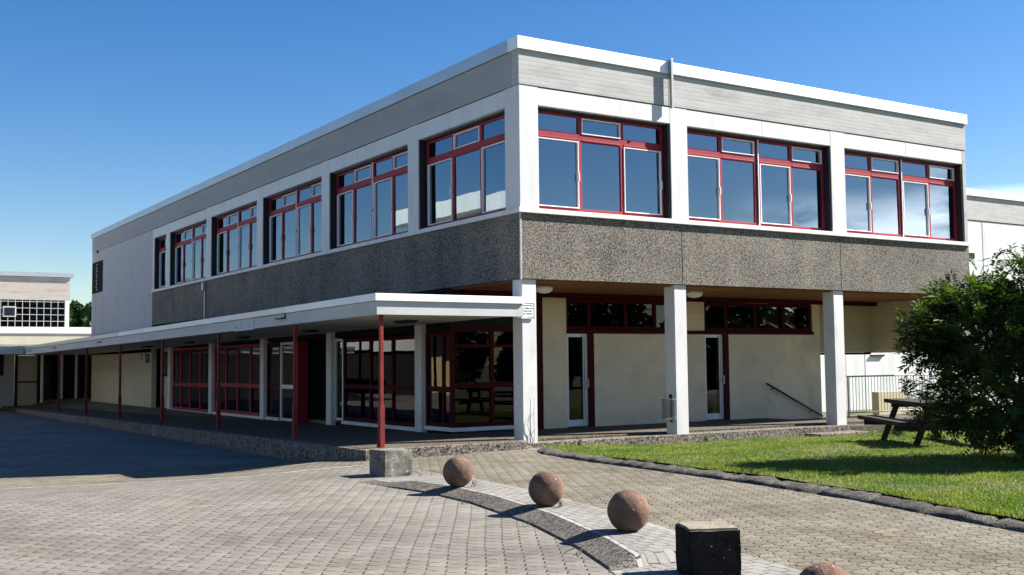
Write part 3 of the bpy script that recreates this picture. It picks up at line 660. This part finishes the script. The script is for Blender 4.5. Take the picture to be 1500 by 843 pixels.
for a,b,m in((.105,4.6,'copingw'),(4.605,8.3,'coping'),(8.305,13.,'copingw'),(13.005,20.,'copingw'),(20.005,30.,'coping'),(30.005,38.98,'coping')): CP('coping',m,[(-3.30,-3.13,a,b,2.92,3.06)],.005)
CP('canopy_slab','canopys',[(-3.168,.04,.065,38.95,2.69,2.9)])
for y in(4.9,23.,31.5,37.5): 
    CP('rain_spout','black',[(-3.33,-3.252,y-.22,y+.22,2.80,2.83)])
CP('fascia_bracket','black',[(-3.275,-3.252,4.62,4.66,2.8,2.9)])
for k in range(7):
    y=.1 if k==0 else 4.45+5.36*(k-1); zb=.17-KS*y
    mb=MB(); mb.box(-3.135,-3.065,y-.03,y+.04,zb+.0,2.66-CS*y); mb.box(-3.150,-3.050,y-.045,y+.055,zb,zb+.78)
    if k==0 or k==3: mb.box(-3.19,-3.151,y-.02,y+.02,zb,zb+.12)
    mb.v=[(a-off.x,b-off.y,c) for a,b,c in mb.v]; mb.build('post','redpost',C,bevel=.006)
# faint worn marks on the two sign panels
mk=MB()
rnd=random.Random(5)
for (y,z,w,h) in((7.95,2.76,.12,.10),(7.83,2.72,.05,.05),(7.6,2.82,.22,.03),(7.62,2.75,.16,.02),(7.62,2.71,.13,.02),(7.15,2.78,.03,.12),(6.98,2.74,.04,.10),(6.9,2.83,.08,.02)):
    mk.box(-3.2665,-3.2625,y-w/2,y+w/2,z-h/2,z+h/2)
mk.shear(CS); mk.v=[(x-off.x,y-off.y,z) for x,y,z in mk.v]; mk.build('faded_marks',mat('faded_grey_print',(.3,.33,.38),.6,.3,30),C)
for i,(y,w) in enumerate(((2.6,'nearest the front corner'),(8.0,'between the first two building columns'),(13.2,'in front of the glazed entrance door'),(18.6,'third bay from the entrance'),(24.0,'beside the cream porch wall'))):
    z=2.69-CS*y
    o=MB().box(-.14,.14,-.32,.32,-.035,-.0).box(-.10,.10,-.29,.29,-.06,-.036).build('canopy_light','black',None,loc=(-1.3,y,z-.001),bevel=.01)
    tag(o,'flat black ceiling light under the canopy, '+w,'ceiling light','lights under the canopy')

# ------------------------------------------------------------------ small things on the building
def text(name,body,size,parent,loc,rot,m='black',align='LEFT'):
    cu=bpy.data.curves.new(name,'FONT'); cu.body=body; cu.size=size; cu.extrude=.0015; cu.align_x=align; cu.space_line=1.05
    t=bpy.data.objects.new(name,cu); COL.objects.link(t)
    me=bpy.data.meshes.new_from_object(t,depsgraph=bpy.context.evaluated_depsgraph_get()); bpy.data.objects.remove(t)
    me.materials.clear(); me.materials.append(MT[m]); o=bpy.data.objects.new(name,me); COL.objects.link(o); o.parent=parent; o.location=loc; o.rotation_euler=rot; return o
S=empty('notice_sign',(.115,.03,2.62),'white printed notice with black border on the corner column beside the canopy','sign')
MB().box(-.215,.215,-.012,.0,0,.32).build('plate','signw',S)
bd=MB(); 
for q in((-.215,.215,0,.008),(-.215,.215,.312,.32),(-.215,-.207,.008,.312),(.207,.215,.008,.312)): bd.box(q[0],q[1],-.016,-.0121,q[2],q[3])
bd.build('border','black',S)
for i,l in enumerate(('  Aufenthalt auf dem','gesamten Hallen- und','Schulgelände ist für','Unbefugte verboten.')): text('lettering',l,.042,S,(0,-.0135,.262-.056*i),(R(90),0,0),align='CENTER')
text('lettering','Die Gemeinde',.024,S,(.19,-.0135,.03),(R(90),0,0),align='RIGHT')
MB().box(-.195,-.165,-.0155,-.0125,.262,.292).build('emblem','black',S)
# litter bin on second column
Bn=empty('litter_bin',(4.125,.22,.42),'wire-mesh litter bin hung on the left face of the middle column','bin')
w=MB()
def arc(z,r=.19,n=12): return [(-.02-r*math.sin(math.pi*i/n),r*math.cos(math.pi*i/n),z) for i in range(n+1)]
for k in range(15): w.tube(arc(.06+.028*k),.0045 if k not in(0,14) else .009,5)
for i in range(13): p=arc(0)[i]; w.tube([(p[0],p[1],.05),(p[0],p[1],.455)],.0045,5)
for k in range(0,15,1): w.tube([(-.02,-.19,.06+.028*k),(-.02,.19,.06+.028*k)],.003,4)
w.build('basket','galv',Bn)
b=MB(); n0=0; pts=arc(.0,.2); b.v=[(x,y,.0) for x,y,_ in pts]+[(x,y,.05) for x,y,_ in pts]; n=13
b.f=[tuple(range(n))[::-1],tuple(range(n,2*n))]+[(i,i+1,n+i+1,n+i) for i in range(n-1)]+[(n-1,0,n,2*n-1)]
b.build('tray','galv',Bn); MB().box(-.02,-.002,-.03,.03,-.06,.56).box(-.05,-.02,-.02,.02,.5,.56).build('bracket','black',Bn,bevel=.004)
for x,y,w in((1.45,1.3,'behind the corner column'),(5.85,1.3,'just right of the middle column'),(10.75,1.3,'by the right-hand column above the railing')):
    o=empty('soffit_lamp',(x,y,3.398),'round opal bowl lamp on the brown timber soffit, '+w,'lamp','opal lamps under the timber soffit')
    MB().lathe([(0,0),(.20,0),(.215,-.02),(.21,-.035),(0,-.035)]).build('base','alu',o,smooth=False)
    MB().lathe([(.195,-.036),(.205,-.05),(.19,-.09),(.14,-.13),(.07,-.15),(0,-.155)]).build('bowl','opal',o,smooth=True)
# number plate + box on left
o=empty('number_plate',(-.022,28.95,2.05),'small black plate with white figures on the cream wall under the canopy','sign')
MB().box(-.02,0,-.3,.3,-.19,.19).build('plate','black',o)
w=text('figures','07',.26,o,(-.022,.17,-.09),(R(90),0,R(-90)),'signw')
o=empty('notice_board',(.345,27.2,1.75),'small dark cabinet on the recessed porch wall behind the posts','cabinet')
MB().box(-.10,0,-.45,.45,-.45,.55).build('case','dark',o,bevel=.01); MB().box(-.12,-.101,-.38,.38,-.38,.48).build('door','black',o)
o=tag(MB().box(-.06,0,-.05,.05,-.18,.18).box(-.1,-.06,-.03,.03,.05,.14).build('wall_lamp','alu',loc=(-.021,29.9,2.1),bevel=.01),'small pale wall fitting with cable beside the black number plate','wall lamp')

# ------------------------------------------------------------------ spheres and blocks
def ball(r,seed):
    bm=bmesh.new(); bmesh.ops.create_icosphere(bm,subdivisions=5,radius=r)
    for v in bm.verts:
        n=v.co.normalized(); v.co=n*(r+.004*noise.noise(n*3+Vector((seed,0,0)))+.0025*noise.noise(n*14+Vector((seed,3,0))))
    me=bpy.data.meshes.new('stone_sphere'); bm.to_mesh(me); bm.free(); me.materials.append(MT['ball'])
    for p in me.polygons: p.use_smooth=True
    return me
SP=[(-4.86,-5.87,'first red sandstone sphere, nearest the building and beside the rear concrete block'),(-5.05,-8.24,'middle red sandstone sphere, between two others on the curved kerb island'),(-5.48,-10.29,'large red sandstone sphere just behind the front dark block'),(-6.62,-13.78,'red sandstone sphere cut off by the bottom edge of the photo')]
for i,(x,y,l) in enumerate(SP):
    o=bpy.data.objects.new('stone_sphere',ball(.205,i*7.3)); COL.objects.link(o); o.location=(x,y,.085+.2 if i<3 else .21); o.rotation_euler=(i,i*2,i*3)
    tag(o,l,'stone ball','red stone spheres along the kerb island')
MT['concblack']=mat('shade_toned_concrete',(.02,.019,.017),1.,.3,5,.35,90,bump=.008,bscale=60,col2=(.012,.011,.01),c2scale=4,c2lo=.42,c2hi=.62)  # shade on the block's sides is put into this near-black colour
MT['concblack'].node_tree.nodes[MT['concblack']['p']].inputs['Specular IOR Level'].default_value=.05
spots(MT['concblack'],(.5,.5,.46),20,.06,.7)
MT['conclit']=mat('sun_toned_concrete_top',(.21,.185,.14),.95,.25,5,.3,90,bump=.006,bscale=60,col2=(.12,.105,.08),c2scale=6)  # sunlit tone of the block's top is put into the colour
def block(x0,y0,x1,y1,w,h,rz,label,z=0,side=None):
    bm=bmesh.new(); bmesh.ops.create_cube(bm,size=1)
    for v in bm.verts: v.co=Vector((v.co.x*w,v.co.y*w,(v.co.z+.5)*h))
    bmesh.ops.bevel(bm,geom=bm.edges[:],offset=.018,segments=2,affect='EDGES')
    bmesh.ops.subdivide_edges(bm,edges=bm.edges[:],cuts=5,use_grid_fill=True)
    for v in bm.verts:
        v.co+=Vector([noise.noise(v.co*9+Vector((k*5,x0,0))) for k in range(3)])*.008
    me=bpy.data.meshes.new('concrete_block'); bm.to_mesh(me); bm.free(); me.materials.append(MT['conc'])
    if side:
        me.materials[0]=MT['conclit']
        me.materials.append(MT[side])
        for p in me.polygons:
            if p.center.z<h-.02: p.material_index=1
    o=bpy.data.objects.new('concrete_block',me); COL.objects.link(o); o.location=(x0,y0,z); o.rotation_euler=(0,0,rz); tag(o,label,'concrete block','square concrete blocks ending the island'); return o
block(-4.50,-3.12,0,0,.50,.44,R(2),'grey mossy concrete cube standing by the walkway kerb, near the red corner post',-.04)
block(-6.02,-12.0,0,0,.43,.44,R(-26),'concrete cube with shade painted on its sides, sunlight on its top, and white lichen spots in the foreground',-.04,'concblack')

# ------------------------------------------------------------------ railing, bench
Rl=empty('railing',(12.0,2.0,.14),'pale metal railing with thin upright bars behind the right-hand column','railing')
mb=MB(); mb.tube([(.0,0,1.10),(5.2,0,1.10)],.022,8); mb.tube([(0,0,.10),(5.2,0,.10)],.018,8); mb.build('rails','wire',Rl,smooth=True)
mb=MB()
for k in range(40): mb.tube([(.1+.13*k,0,.10),(.1+.13*k,0,1.10)],.008,5)
mb.build('bars','wire',Rl)
for k in range(3): MB().tube([(.04+2.5*k,.0,-.02),(.04+2.5*k,0,1.10)],.024,6).build('post','wire',Rl)
def table(loc,rz):
    o=empty('picnic_table',(loc[0],loc[1],loc[2]),'dark weathered timber picnic table half hidden by the leafy shrub','picnic table',rz=rz)
    # long axis = local x
    t=MB(); 
    for k in range(4): t.box(-1.4,1.4,-.42+.215*k,-.42+.195+.215*k,.78,.86)
    t.build('tabletop','rwood',o,bevel=.006)
    for s in(-1,1):
        b=MB()
        for k in range(2): b.box(-1.4,1.4,s*.80-.18+.19*k,s*.80-.18+.175+.19*k,.44,.52)
        b.build('seat','rwood',o,bevel=.006)
    for ex in(-1.,1.):
        for s in(-1,1):
            l=MB(); n=len(l.v)
            a=Vector((ex,s*.26,.78)); c=Vector((ex,s*.60,-.05)); w=.055
            for p in(a,c):
                for dx,dy in((-w*.7,-w),(w*.7,-w),(w*.7,w),(-w*.7,w)): l.v.append((p.x+dx,p.y+dy,p.z))
            l.f=[(3,2,1,0),(4,5,6,7)]+[(i,(i+1)%4,4+(i+1)%4,4+i) for i in range(4)]; l.build('leg','rwood',o)
        MB().box(ex+.04,ex+.09,-.97,.97,.34,.438).box(ex+.04,ex+.09,-.40,.40,.70,.778).build('crossbeam','rwood',o)
    return o
table((6.5,-4.7,.03),R(-124.4))

# ------------------------------------------------------------------ plants
def shrub():
    base=Vector((4.55,-8.35,.08)); o=empty('leafy_shrub',base,'large dark green leafy shrub at the right edge of the lawn','shrub')
    rnd=random.Random(11); st=MB(); lf=MB()
    def leaflet(p,d,up,l,w):
        side=d.cross(up); 
        if side.length<1e-3: return
        side.normalize(); k=len(lf.v); dr=up*-(.12*l)
        lf.v+=[tuple(p),tuple(p+d*l*.45+side*w),tuple(p+d*l+dr),tuple(p+d*l*.45-side*w)]
        lf.f.append((k,k+1,k+2,k+3))
    def leaf(p,d,L):
        up=(Vector((0,0,1))-d*d.z); 
        up=up.normalized() if up.length>.05 else Vector((1,0,0))
        up=(up+Vector([rnd.uniform(-.5,.5) for _ in range(3)])).normalized()
        side=d.cross(up).normalized(); n=5
        for i in range(1,n+1):
            q=p+d*L*i/n+Vector((0,0,-.10*L*(i/n)**2)); l=.115*(.75+.5*rnd.random())
            for s in(-1,1): leaflet(q,(d*.55+side*s+Vector([rnd.uniform(-.2,.2) for _ in range(3)])).normalized(),up,l,.019)
        leaflet(p+d*L,d,up,.13,.019)
    # crown envelope in local coordinates: lobes
    lobes=[((0,0,1.6),1.5,1.45),((.25,-.3,2.5),1.05,.95),((-.75,.65,2.15),.95,.75),((.9,-.7,2.3),1.1,1.0),((-.6,.2,.9),1.3,.9),((.9,-.5,.9),1.4,.9),((1.6,-1.0,1.7),1.2,1.3)]
    tips=[]
    while len(tips)<1000:
        c,r,h=rnd.choice(lobes); d=Vector([rnd.gauss(0,1) for _ in range(3)]).normalized(); q=(.55+.5*rnd.random()**.6)
        p=Vector((c[0]+d.x*r*q,c[1]+d.y*r*q,c[2]+d.z*h*q))
        if p.z<.12: continue
        tips.append((p,d))
    # long loose shoots
    for _ in range(34):
        a=rnd.uniform(0,6.283); e=rnd.uniform(.1,1.2); d=Vector((math.cos(a)*math.cos(e),math.sin(a)*math.cos(e),math.sin(e)))
        c,r,h=rnd.choice(lobes[:4]); p=Vector(c)+Vector((d.x*r,d.y*r,d.z*h))*rnd.uniform(1.1,1.35); tips.append((p,d)); 
    # branch reaching left across the wall
    for q in((-1.45,.95,1.9),(-1.7,1.1,1.75),(-1.3,.9,1.35),(-1.55,1.05,1.15),(-1.75,1.15,2.1)):
        for _ in range(5): tips.append((Vector(q)+Vector([rnd.uniform(-.15,.15) for _ in range(3)]),Vector((-.7,.5,.1))))
    for p,d in tips:
        root=Vector((rnd.uniform(-.3,.4),rnd.uniform(-.3,.3),.0)); mid=root.lerp(p,.5)+Vector((rnd.uniform(-.1,.1),rnd.uniform(-.1,.1),.25*rnd.random()))
        if rnd.random()<.12: st.tube([root,mid,p],[.02,.012,.004],5,False)
        else: st.tube([p-d*.3-Vector((0,0,.1)),p],[.005,.003],4,False)
        for _ in range(6):
            dd=(d+Vector([rnd.gauss(0,.75) for _ in range(3)])).normalized(); pp=p-d*rnd.uniform(0,.35)+Vector([rnd.gauss(0,.07) for _ in range(3)])
            if (pp+dd*.2).z>.05: leaf(pp,dd,rnd.uniform(.16,.26))
    st.build('branches','bark',o); lf.build('foliage','leaf',o)
shrub()
def weed(loc,h,n,label,seed=1,m='leafd',name='weed',w=.5,cat='weed'):
    rnd=random.Random(seed); o=empty(name,loc,label,cat); s=MB(); l=MB()
    for _ in range(n):
        a=rnd.uniform(0,6.283); p=Vector((rnd.uniform(-.1,.1)*w,rnd.uniform(-.1,.1)*w,0)); q=Vector((math.cos(a)*h*w*rnd.random(),math.sin(a)*h*w*rnd.random(),h*rnd.uniform(.5,1)))
        s.tube([p,p.lerp(q,.5)+Vector((0,0,.1*h)),q],[.004,.003,.0015],4,False)
        for k in range(7):
            t=.3+.7*k/6; c=p.lerp(q,t); a2=rnd.uniform(0,6.283); d=Vector((math.cos(a2),math.sin(a2),rnd.uniform(-.1,.6))).normalized(); sd_=d.cross(Vector((0,0,1))).normalized(); ll=h*.28*rnd.uniform(.6,1.1); i=len(l.v)
            l.v+=[tuple(c),tuple(c+d*ll*.5+sd_*ll*.22),tuple(c+d*ll),tuple(c+d*ll*.5-sd_*ll*.22)]; l.f.append((i,i+1,i+2,i+3))
    s.build('stems','bark',o); l.build('leaves',m,o); return o
weed((-4.72,-6.05,.09),.10,7,'small green weed at the foot of the first sandstone sphere',2)
weed((-4.98,-8.45,.09),.10,7,'small green weed at the foot of the middle sandstone sphere',3)
weed((1.15,-.35,.0),.20,12,'leafy weed by the walkway kerb just right of the corner column',4)
weed((4.7,-.25,-.1),.22,16,'leafy weed growing at the foot of the middle column',5)
weed((8.3,-2.6,-.02),.35,30,'clump of taller weeds in front of the right-hand column',6,w=1.2)
weed((9.4,-1.6,-.06),.4,34,'clump of pale weeds under the end of the picnic table',7,w=1.3)
weed((11.6,-.9,-.08),.75,45,'light green bush behind the picnic table below the railing',8,name='small_bush',w=.9,cat='bush')
weed((13.2,-.3,-.1),.9,60,'light green bush below the far end of the railing',9,name='small_bush',w=.9,cat='bush')
rw=random.Random(21)
for i,(x,y,wh) in enumerate(((-5.33,-6.9,'by the sloped kerb between first and middle sphere'),(-5.75,-8.95,'by the sloped kerb next to the middle sphere'),(-6.28,-10.6,'by the sloped kerb near the black cube'),(-1.15,-5.9,'at the foot of the lawn kerb, middle stretch'),(-1.3,-8.2,'at the foot of the lawn kerb, toward the right edge'),(-4.25,-3.4,'at the front corner of the grey cube'),(-2.3,-.32,'where the front walkway kerb meets the pavers'))): weed((x,y,g(x,y)+.005),.06+.03*rw.random(),5,'tiny weed '+wh,30+i,w=1.2)
tw=MB(); rnd=random.Random(4)
tw.tube([(0,0,0),(.01,-.02,.15),(-.03,-.015,.28),(-.085,-.015,.36),(-.11,-.012,.46),(-.09,-.012,.56),(.0,-.012,.66),(.05,-.015,.74)],[.008,.008,.007,.006,.005,.005,.004,.003],5)
tw.tube([(.04,-.01,.0),(.05,-.012,.3),(.045,-.012,.7),(.06,-.012,1.05)],[.006,.005,.004,.002],5)
tw.tube([(-.03,-.015,.28),(.04,-.015,.34),(.05,-.012,.42)],.004,5)
tw.tube([(-.02,-.02,.1),(-.1,-.02,.2),(-.12,-.015,.26)],.004,5)
tag(tw.build('bare_vine','bark',loc=(.25,.035,.0),smooth=True),'bare dry vine stem climbing the foot of the corner column','vine')

# ------------------------------------------------------------------ neighbouring buildings
Wg=empty('side_wing',(16,8,0),'white flat-roofed wing behind the right end of the main building','building')
def WP(n,m,b,bevel=0,par=Wg,o=(16,8)): 
    mb=MB(); [mb.box(q[0]-o[0],q[1]-o[0],q[2]-o[1],q[3]-o[1],q[4],q[5]) for q in b]; return mb.build(n,m,par,bevel=bevel)
WP('wall','boxwhite',[(16,60,8.03,20,-.6,7.13)]); WP('concrete_fascia','fascia',[(16,60,8.0,20,7.16,8.1)]); WP('roof_coping','copingw',[(15.94,60.06,7.92,20.1,8.11,8.38)])
for k in range(11): WP('wall_joint','plinth',[(20.+3.6*k,20.02+3.6*k,8.02,8.035,-.4,7.12)])
v=MB(); 
for k in range(9): v.box(25.6+.12*k-16,25.66+.12*k-16,.0,.03,5.62,5.84)
v.build('vent_slots','black',Wg)
WP('wall_lamp','redd',[(20.3,21.0,7.95,8.03,1.80,1.86)]); WP('corner_pier','fascia',[(18.6,18.95,7.96,8.03,-.5,1.9)])
lw=tag(MB().box(15.75,17.2,4.0,4.25,-.4,.69).build('garden_wall','tan'),'low tan wall behind the railing bars','wall')
Bk=empty('rear_building',(-6,45,0),'pale concrete building with a gridded window at the far left, behind the canopy end','building')
K=lambda n,m,b,bevel=0,p=Bk: WP(n,m,b,bevel,p,(-6,45))
K('upper_wall','backwall',[(-14,.85,50,58,5.62,6.95)]); K('roof_coping','coping',[(-14.1,1.05,49.85,58.1,6.97,7.22)])
K('end_pier','boxwhite',[(.62,.83,50.0,58,3.9,5.61)]); K('window_back','dark',[(-14,.6,50.5,50.6,3.9,5.61)])
F=MB(); gxs=[.60-.385*k for k in range(38)]
for x in gxs: F.box(x-.013+6,x+.013+6,5.0,5.06,4.0,5.615)
for k in range(6): F.box(-14+6,.6+6,5.005,5.055,4.0+.375*k-.3*(k==0)*0,4.026+.375*k if k<5 else 5.61)
F.box(-2.75+6,-2.05+6,4.96,5.0,4.62,5.22)
gw=F.build('grid_window','wire',Bk); MB().box(-14+6,.6+6,5.065,5.075,4.0,5.61).build('pane','glassl',gw)
MB().box(-2.68+6,-2.12+6,4.94,4.958,4.69,5.15).build('vent_pane','glass',gw)
K('parapet','boxwhite',[(-14,12,47.8,50.3,3.62,3.98)]); K('painted_shade_band','plinth',[(-14,12,47.95,50,3.42,3.615)])  # grey band paints in the shade below the parapet
K('lower_wall','cream2',[(-14,12,46.4,47.94,2.5,3.415)]); K('lower_roof','roof',[(-14,12,45.05,46.39,2.86,2.95)])
K('end_wall','greywhite',[(-14,-2.82,45.,45.25,-.8,2.84)]); K('small_window','black',[(-4.6,-3.35,44.97,45.02,1.3,2.5)])
def bglaz(a,b,z0,z1,us,zs,fr,t,pm):
    F=MB(); G=MB(); d=0.0
    F.box(a+6,a+t+6,d,d+.1,z0,z1); F.box(b-t+6,b+6,d,d+.1,z0,z1); F.box(a+t+6,b-t+6,d,d+.1,z0,z0+t); F.box(a+t+6,b-t+6,d,d+.1,z1-t,z1)
    for u in us: F.box(u-t/2+6,u+t/2+6,d,d+.1,z0+t,z1-t)
    for z in zs: F.box(a+t+6,b-t+6,d+.003,d+.095,z-.04,z+.04)
    G.pane(a+t+6,b-t+6,d+.04,d+.05,z0+t,z1-t)
    f=F.build('glazed_screen',fr,Bk); G.build('pane',pm,f)
bglaz(-2.8,-1.55,-.45,2.6,[],[.95],'redd',.14,'cream2')
bglaz(-1.5,.35,-.45,2.6,[-.45],[],'alu',.12,'glassl'); bglaz(.37,3.0,-.45,2.6,[1.2],[],'redd',.12,'glassl')
K('room_back','dark',[(-1.6,10,46.5,46.7,-.6,2.8)]); K('wall_stub','greywhite',[(3.02,12,45,45.2,-.8,2.84)])
Cb=empty('rear_canopy',(-3.4,39.1,0),'blue-grey canopy edge meeting the white canopy at its far left end','canopy')
z0=-CS*39
for n,m,b in(('fascia','canopyf',(-14,-3.32,39.0,39.1,2.70+z0,2.93+z0)),('coping','coping',(-14,-3.32,38.94,39.2,2.935+z0,3.06+z0)),('slab','canopys',(-14,6.,39.11,44.95,2.72+z0,2.9+z0))):
    MB().box(b[0]+3.4,b[1]+3.4,b[2]-39.1,b[3]-39.1,b[4],b[5]).build(n,m,Cb)
# building opposite, seen only in the window reflections
Op=empty('opposite_building',(-24,26,0),'white school block across the yard, visible only as a reflection in the corner windows','building')
O=lambda n,m,b: WP(n,m,b,0,Op,(-24,26))
O('wall','boxwhite',[(-34,-22,31,46,6.2,10.5)]); O('roof_fascia','boxwhite',[(-35,-20.5,30,47,10.6,11.6)]); O('lower_wall','yellow',[(-34,-22,31,46,-.5,2.0)]); O('window_band','dark',[(-34,-22.1,31.1,45.9,2.0,6.2)])
for k in range(3): O('pier','boxwhite',[(-22.05,-21.8,31.5+6.6*k,32.1+6.6*k,-.4,10.4)])
O('low_wing_wall','dark',[(-33,-22,6,30.9,-.5,2.7)]); O('low_wing_fascia','boxwhite',[(-33.2,-21.7,5.8,30.95,2.75,3.6)]); O('low_wing_wall','dark',[(-30,-22,46.1,62,-.5,2.7)]); O('low_wing_fascia','boxwhite',[(-30.2,-21.7,47.1,62,2.75,3.6)])
# ------------------------------------------------------------------ distant trees
def pine(x,y,h,seed,label):
    rnd=random.Random(seed); o=empty('pine_tree',(x,y,-.6),label,'tree','trees on the horizon')
    MB().tube([(0,0,0),(0,0,h*.6),(.1,0,h*.97)],[.3,.2,.04],7).build('trunk','bark',o)
    l=MB()
    for i in range(1500):
        t=rnd.random()**.8; z=h*(.12+.88*t); r=(h*.26*(1-t)**.6+.25)*math.sqrt(rnd.random())*(1+.35*noise.noise(Vector((seed,z*.8,0)))); a=rnd.uniform(0,6.283)
        r*=1+.3*noise.noise(Vector((math.cos(a)*1.5,math.sin(a)*1.5,z*.6+seed)))
        c=Vector((r*math.cos(a),r*math.sin(a),z)); k=len(l.v); s=rnd.uniform(.25,.55)
        for _ in range(4): pass
        d1=Vector([rnd.gauss(0,1) for _ in range(3)]).normalized()*s; d2=Vector([rnd.gauss(0,1) for _ in range(3)]).normalized()*s*.6
        l.v+=[tuple(c-d1),tuple(c+d2),tuple(c+d1),tuple(c-d2)]; l.f.append((k,k+1,k+2,k+3))
    l.build('crown','pine',o)
def broad(x,y,h,seed,label):
    rnd=random.Random(seed); o=empty('broadleaf_tree',(x,y,-.5),label,'tree','trees reflected in the ground floor glass')
    MB().tube([(0,0,0),(0,0,h*.35),(.2,.1,h*.8)],[.22,.17,.05],7).build('trunk','bark',o); l=MB()
    lob=[(rnd.uniform(-1,1)*h*.28,rnd.uniform(-1,1)*h*.28,h*rnd.uniform(.25,.75),h*rnd.uniform(.2,.3)) for _ in range(7)]
    for i in range(4200):
        c0=rnd.choice(lob); d=Vector([rnd.gauss(0,1) for _ in range(3)]).normalized()*c0[3]*rnd.uniform(.6,1.05); c=Vector(c0[:3])+d; k=len(l.v); s_=rnd.uniform(.2,.42)
        a1=Vector([rnd.gauss(0,1) for _ in range(3)]).normalized()*s_; a2=Vector([rnd.gauss(0,1) for _ in range(3)]).normalized()*s_*.6
        l.v+=[tuple(c-a1),tuple(c+a2),tuple(c+a1),tuple(c-a2)]; l.f.append((k,k+1,k+2,k+3))
    l.build('crown','pine',o)
bl=['a hedge-like row','the lawn edge','a path','open meadow','the yard','the road','the field','the far lawn','the gate']
for i in range(14): broad(12+4.3*i,-33-2.2*(i%3)+.6*i,6.3+.7*((i*5)%3),50+i,'dark broadleaf tree reflected in the glass, number %s in its row'%(['one','two','three','four','five','six','seven','eight','nine','ten','eleven','twelve','thirteen','fourteen'][i]))
tl=['pine at the left of the far trees, right beside the rear building','tall slim pine rising above the far trees','rounded dark tree in the middle of the far trees','dark tree of the far group, right of the middle','pointed pine next to the main building corner','dark tree mostly hidden behind the main building']
for i,(ax,hh) in enumerate(((10.75,8.6),(11.05,9.6),(11.25,8.3),(11.5,8.7),(11.78,9.5),(12.1,9.2))):
    D=132+5*(i%3); x=-12.3+D*math.sin(R(ax)); y=-18.89+D*math.cos(R(ax)); pine(x,y,hh,i+1,tl[i])
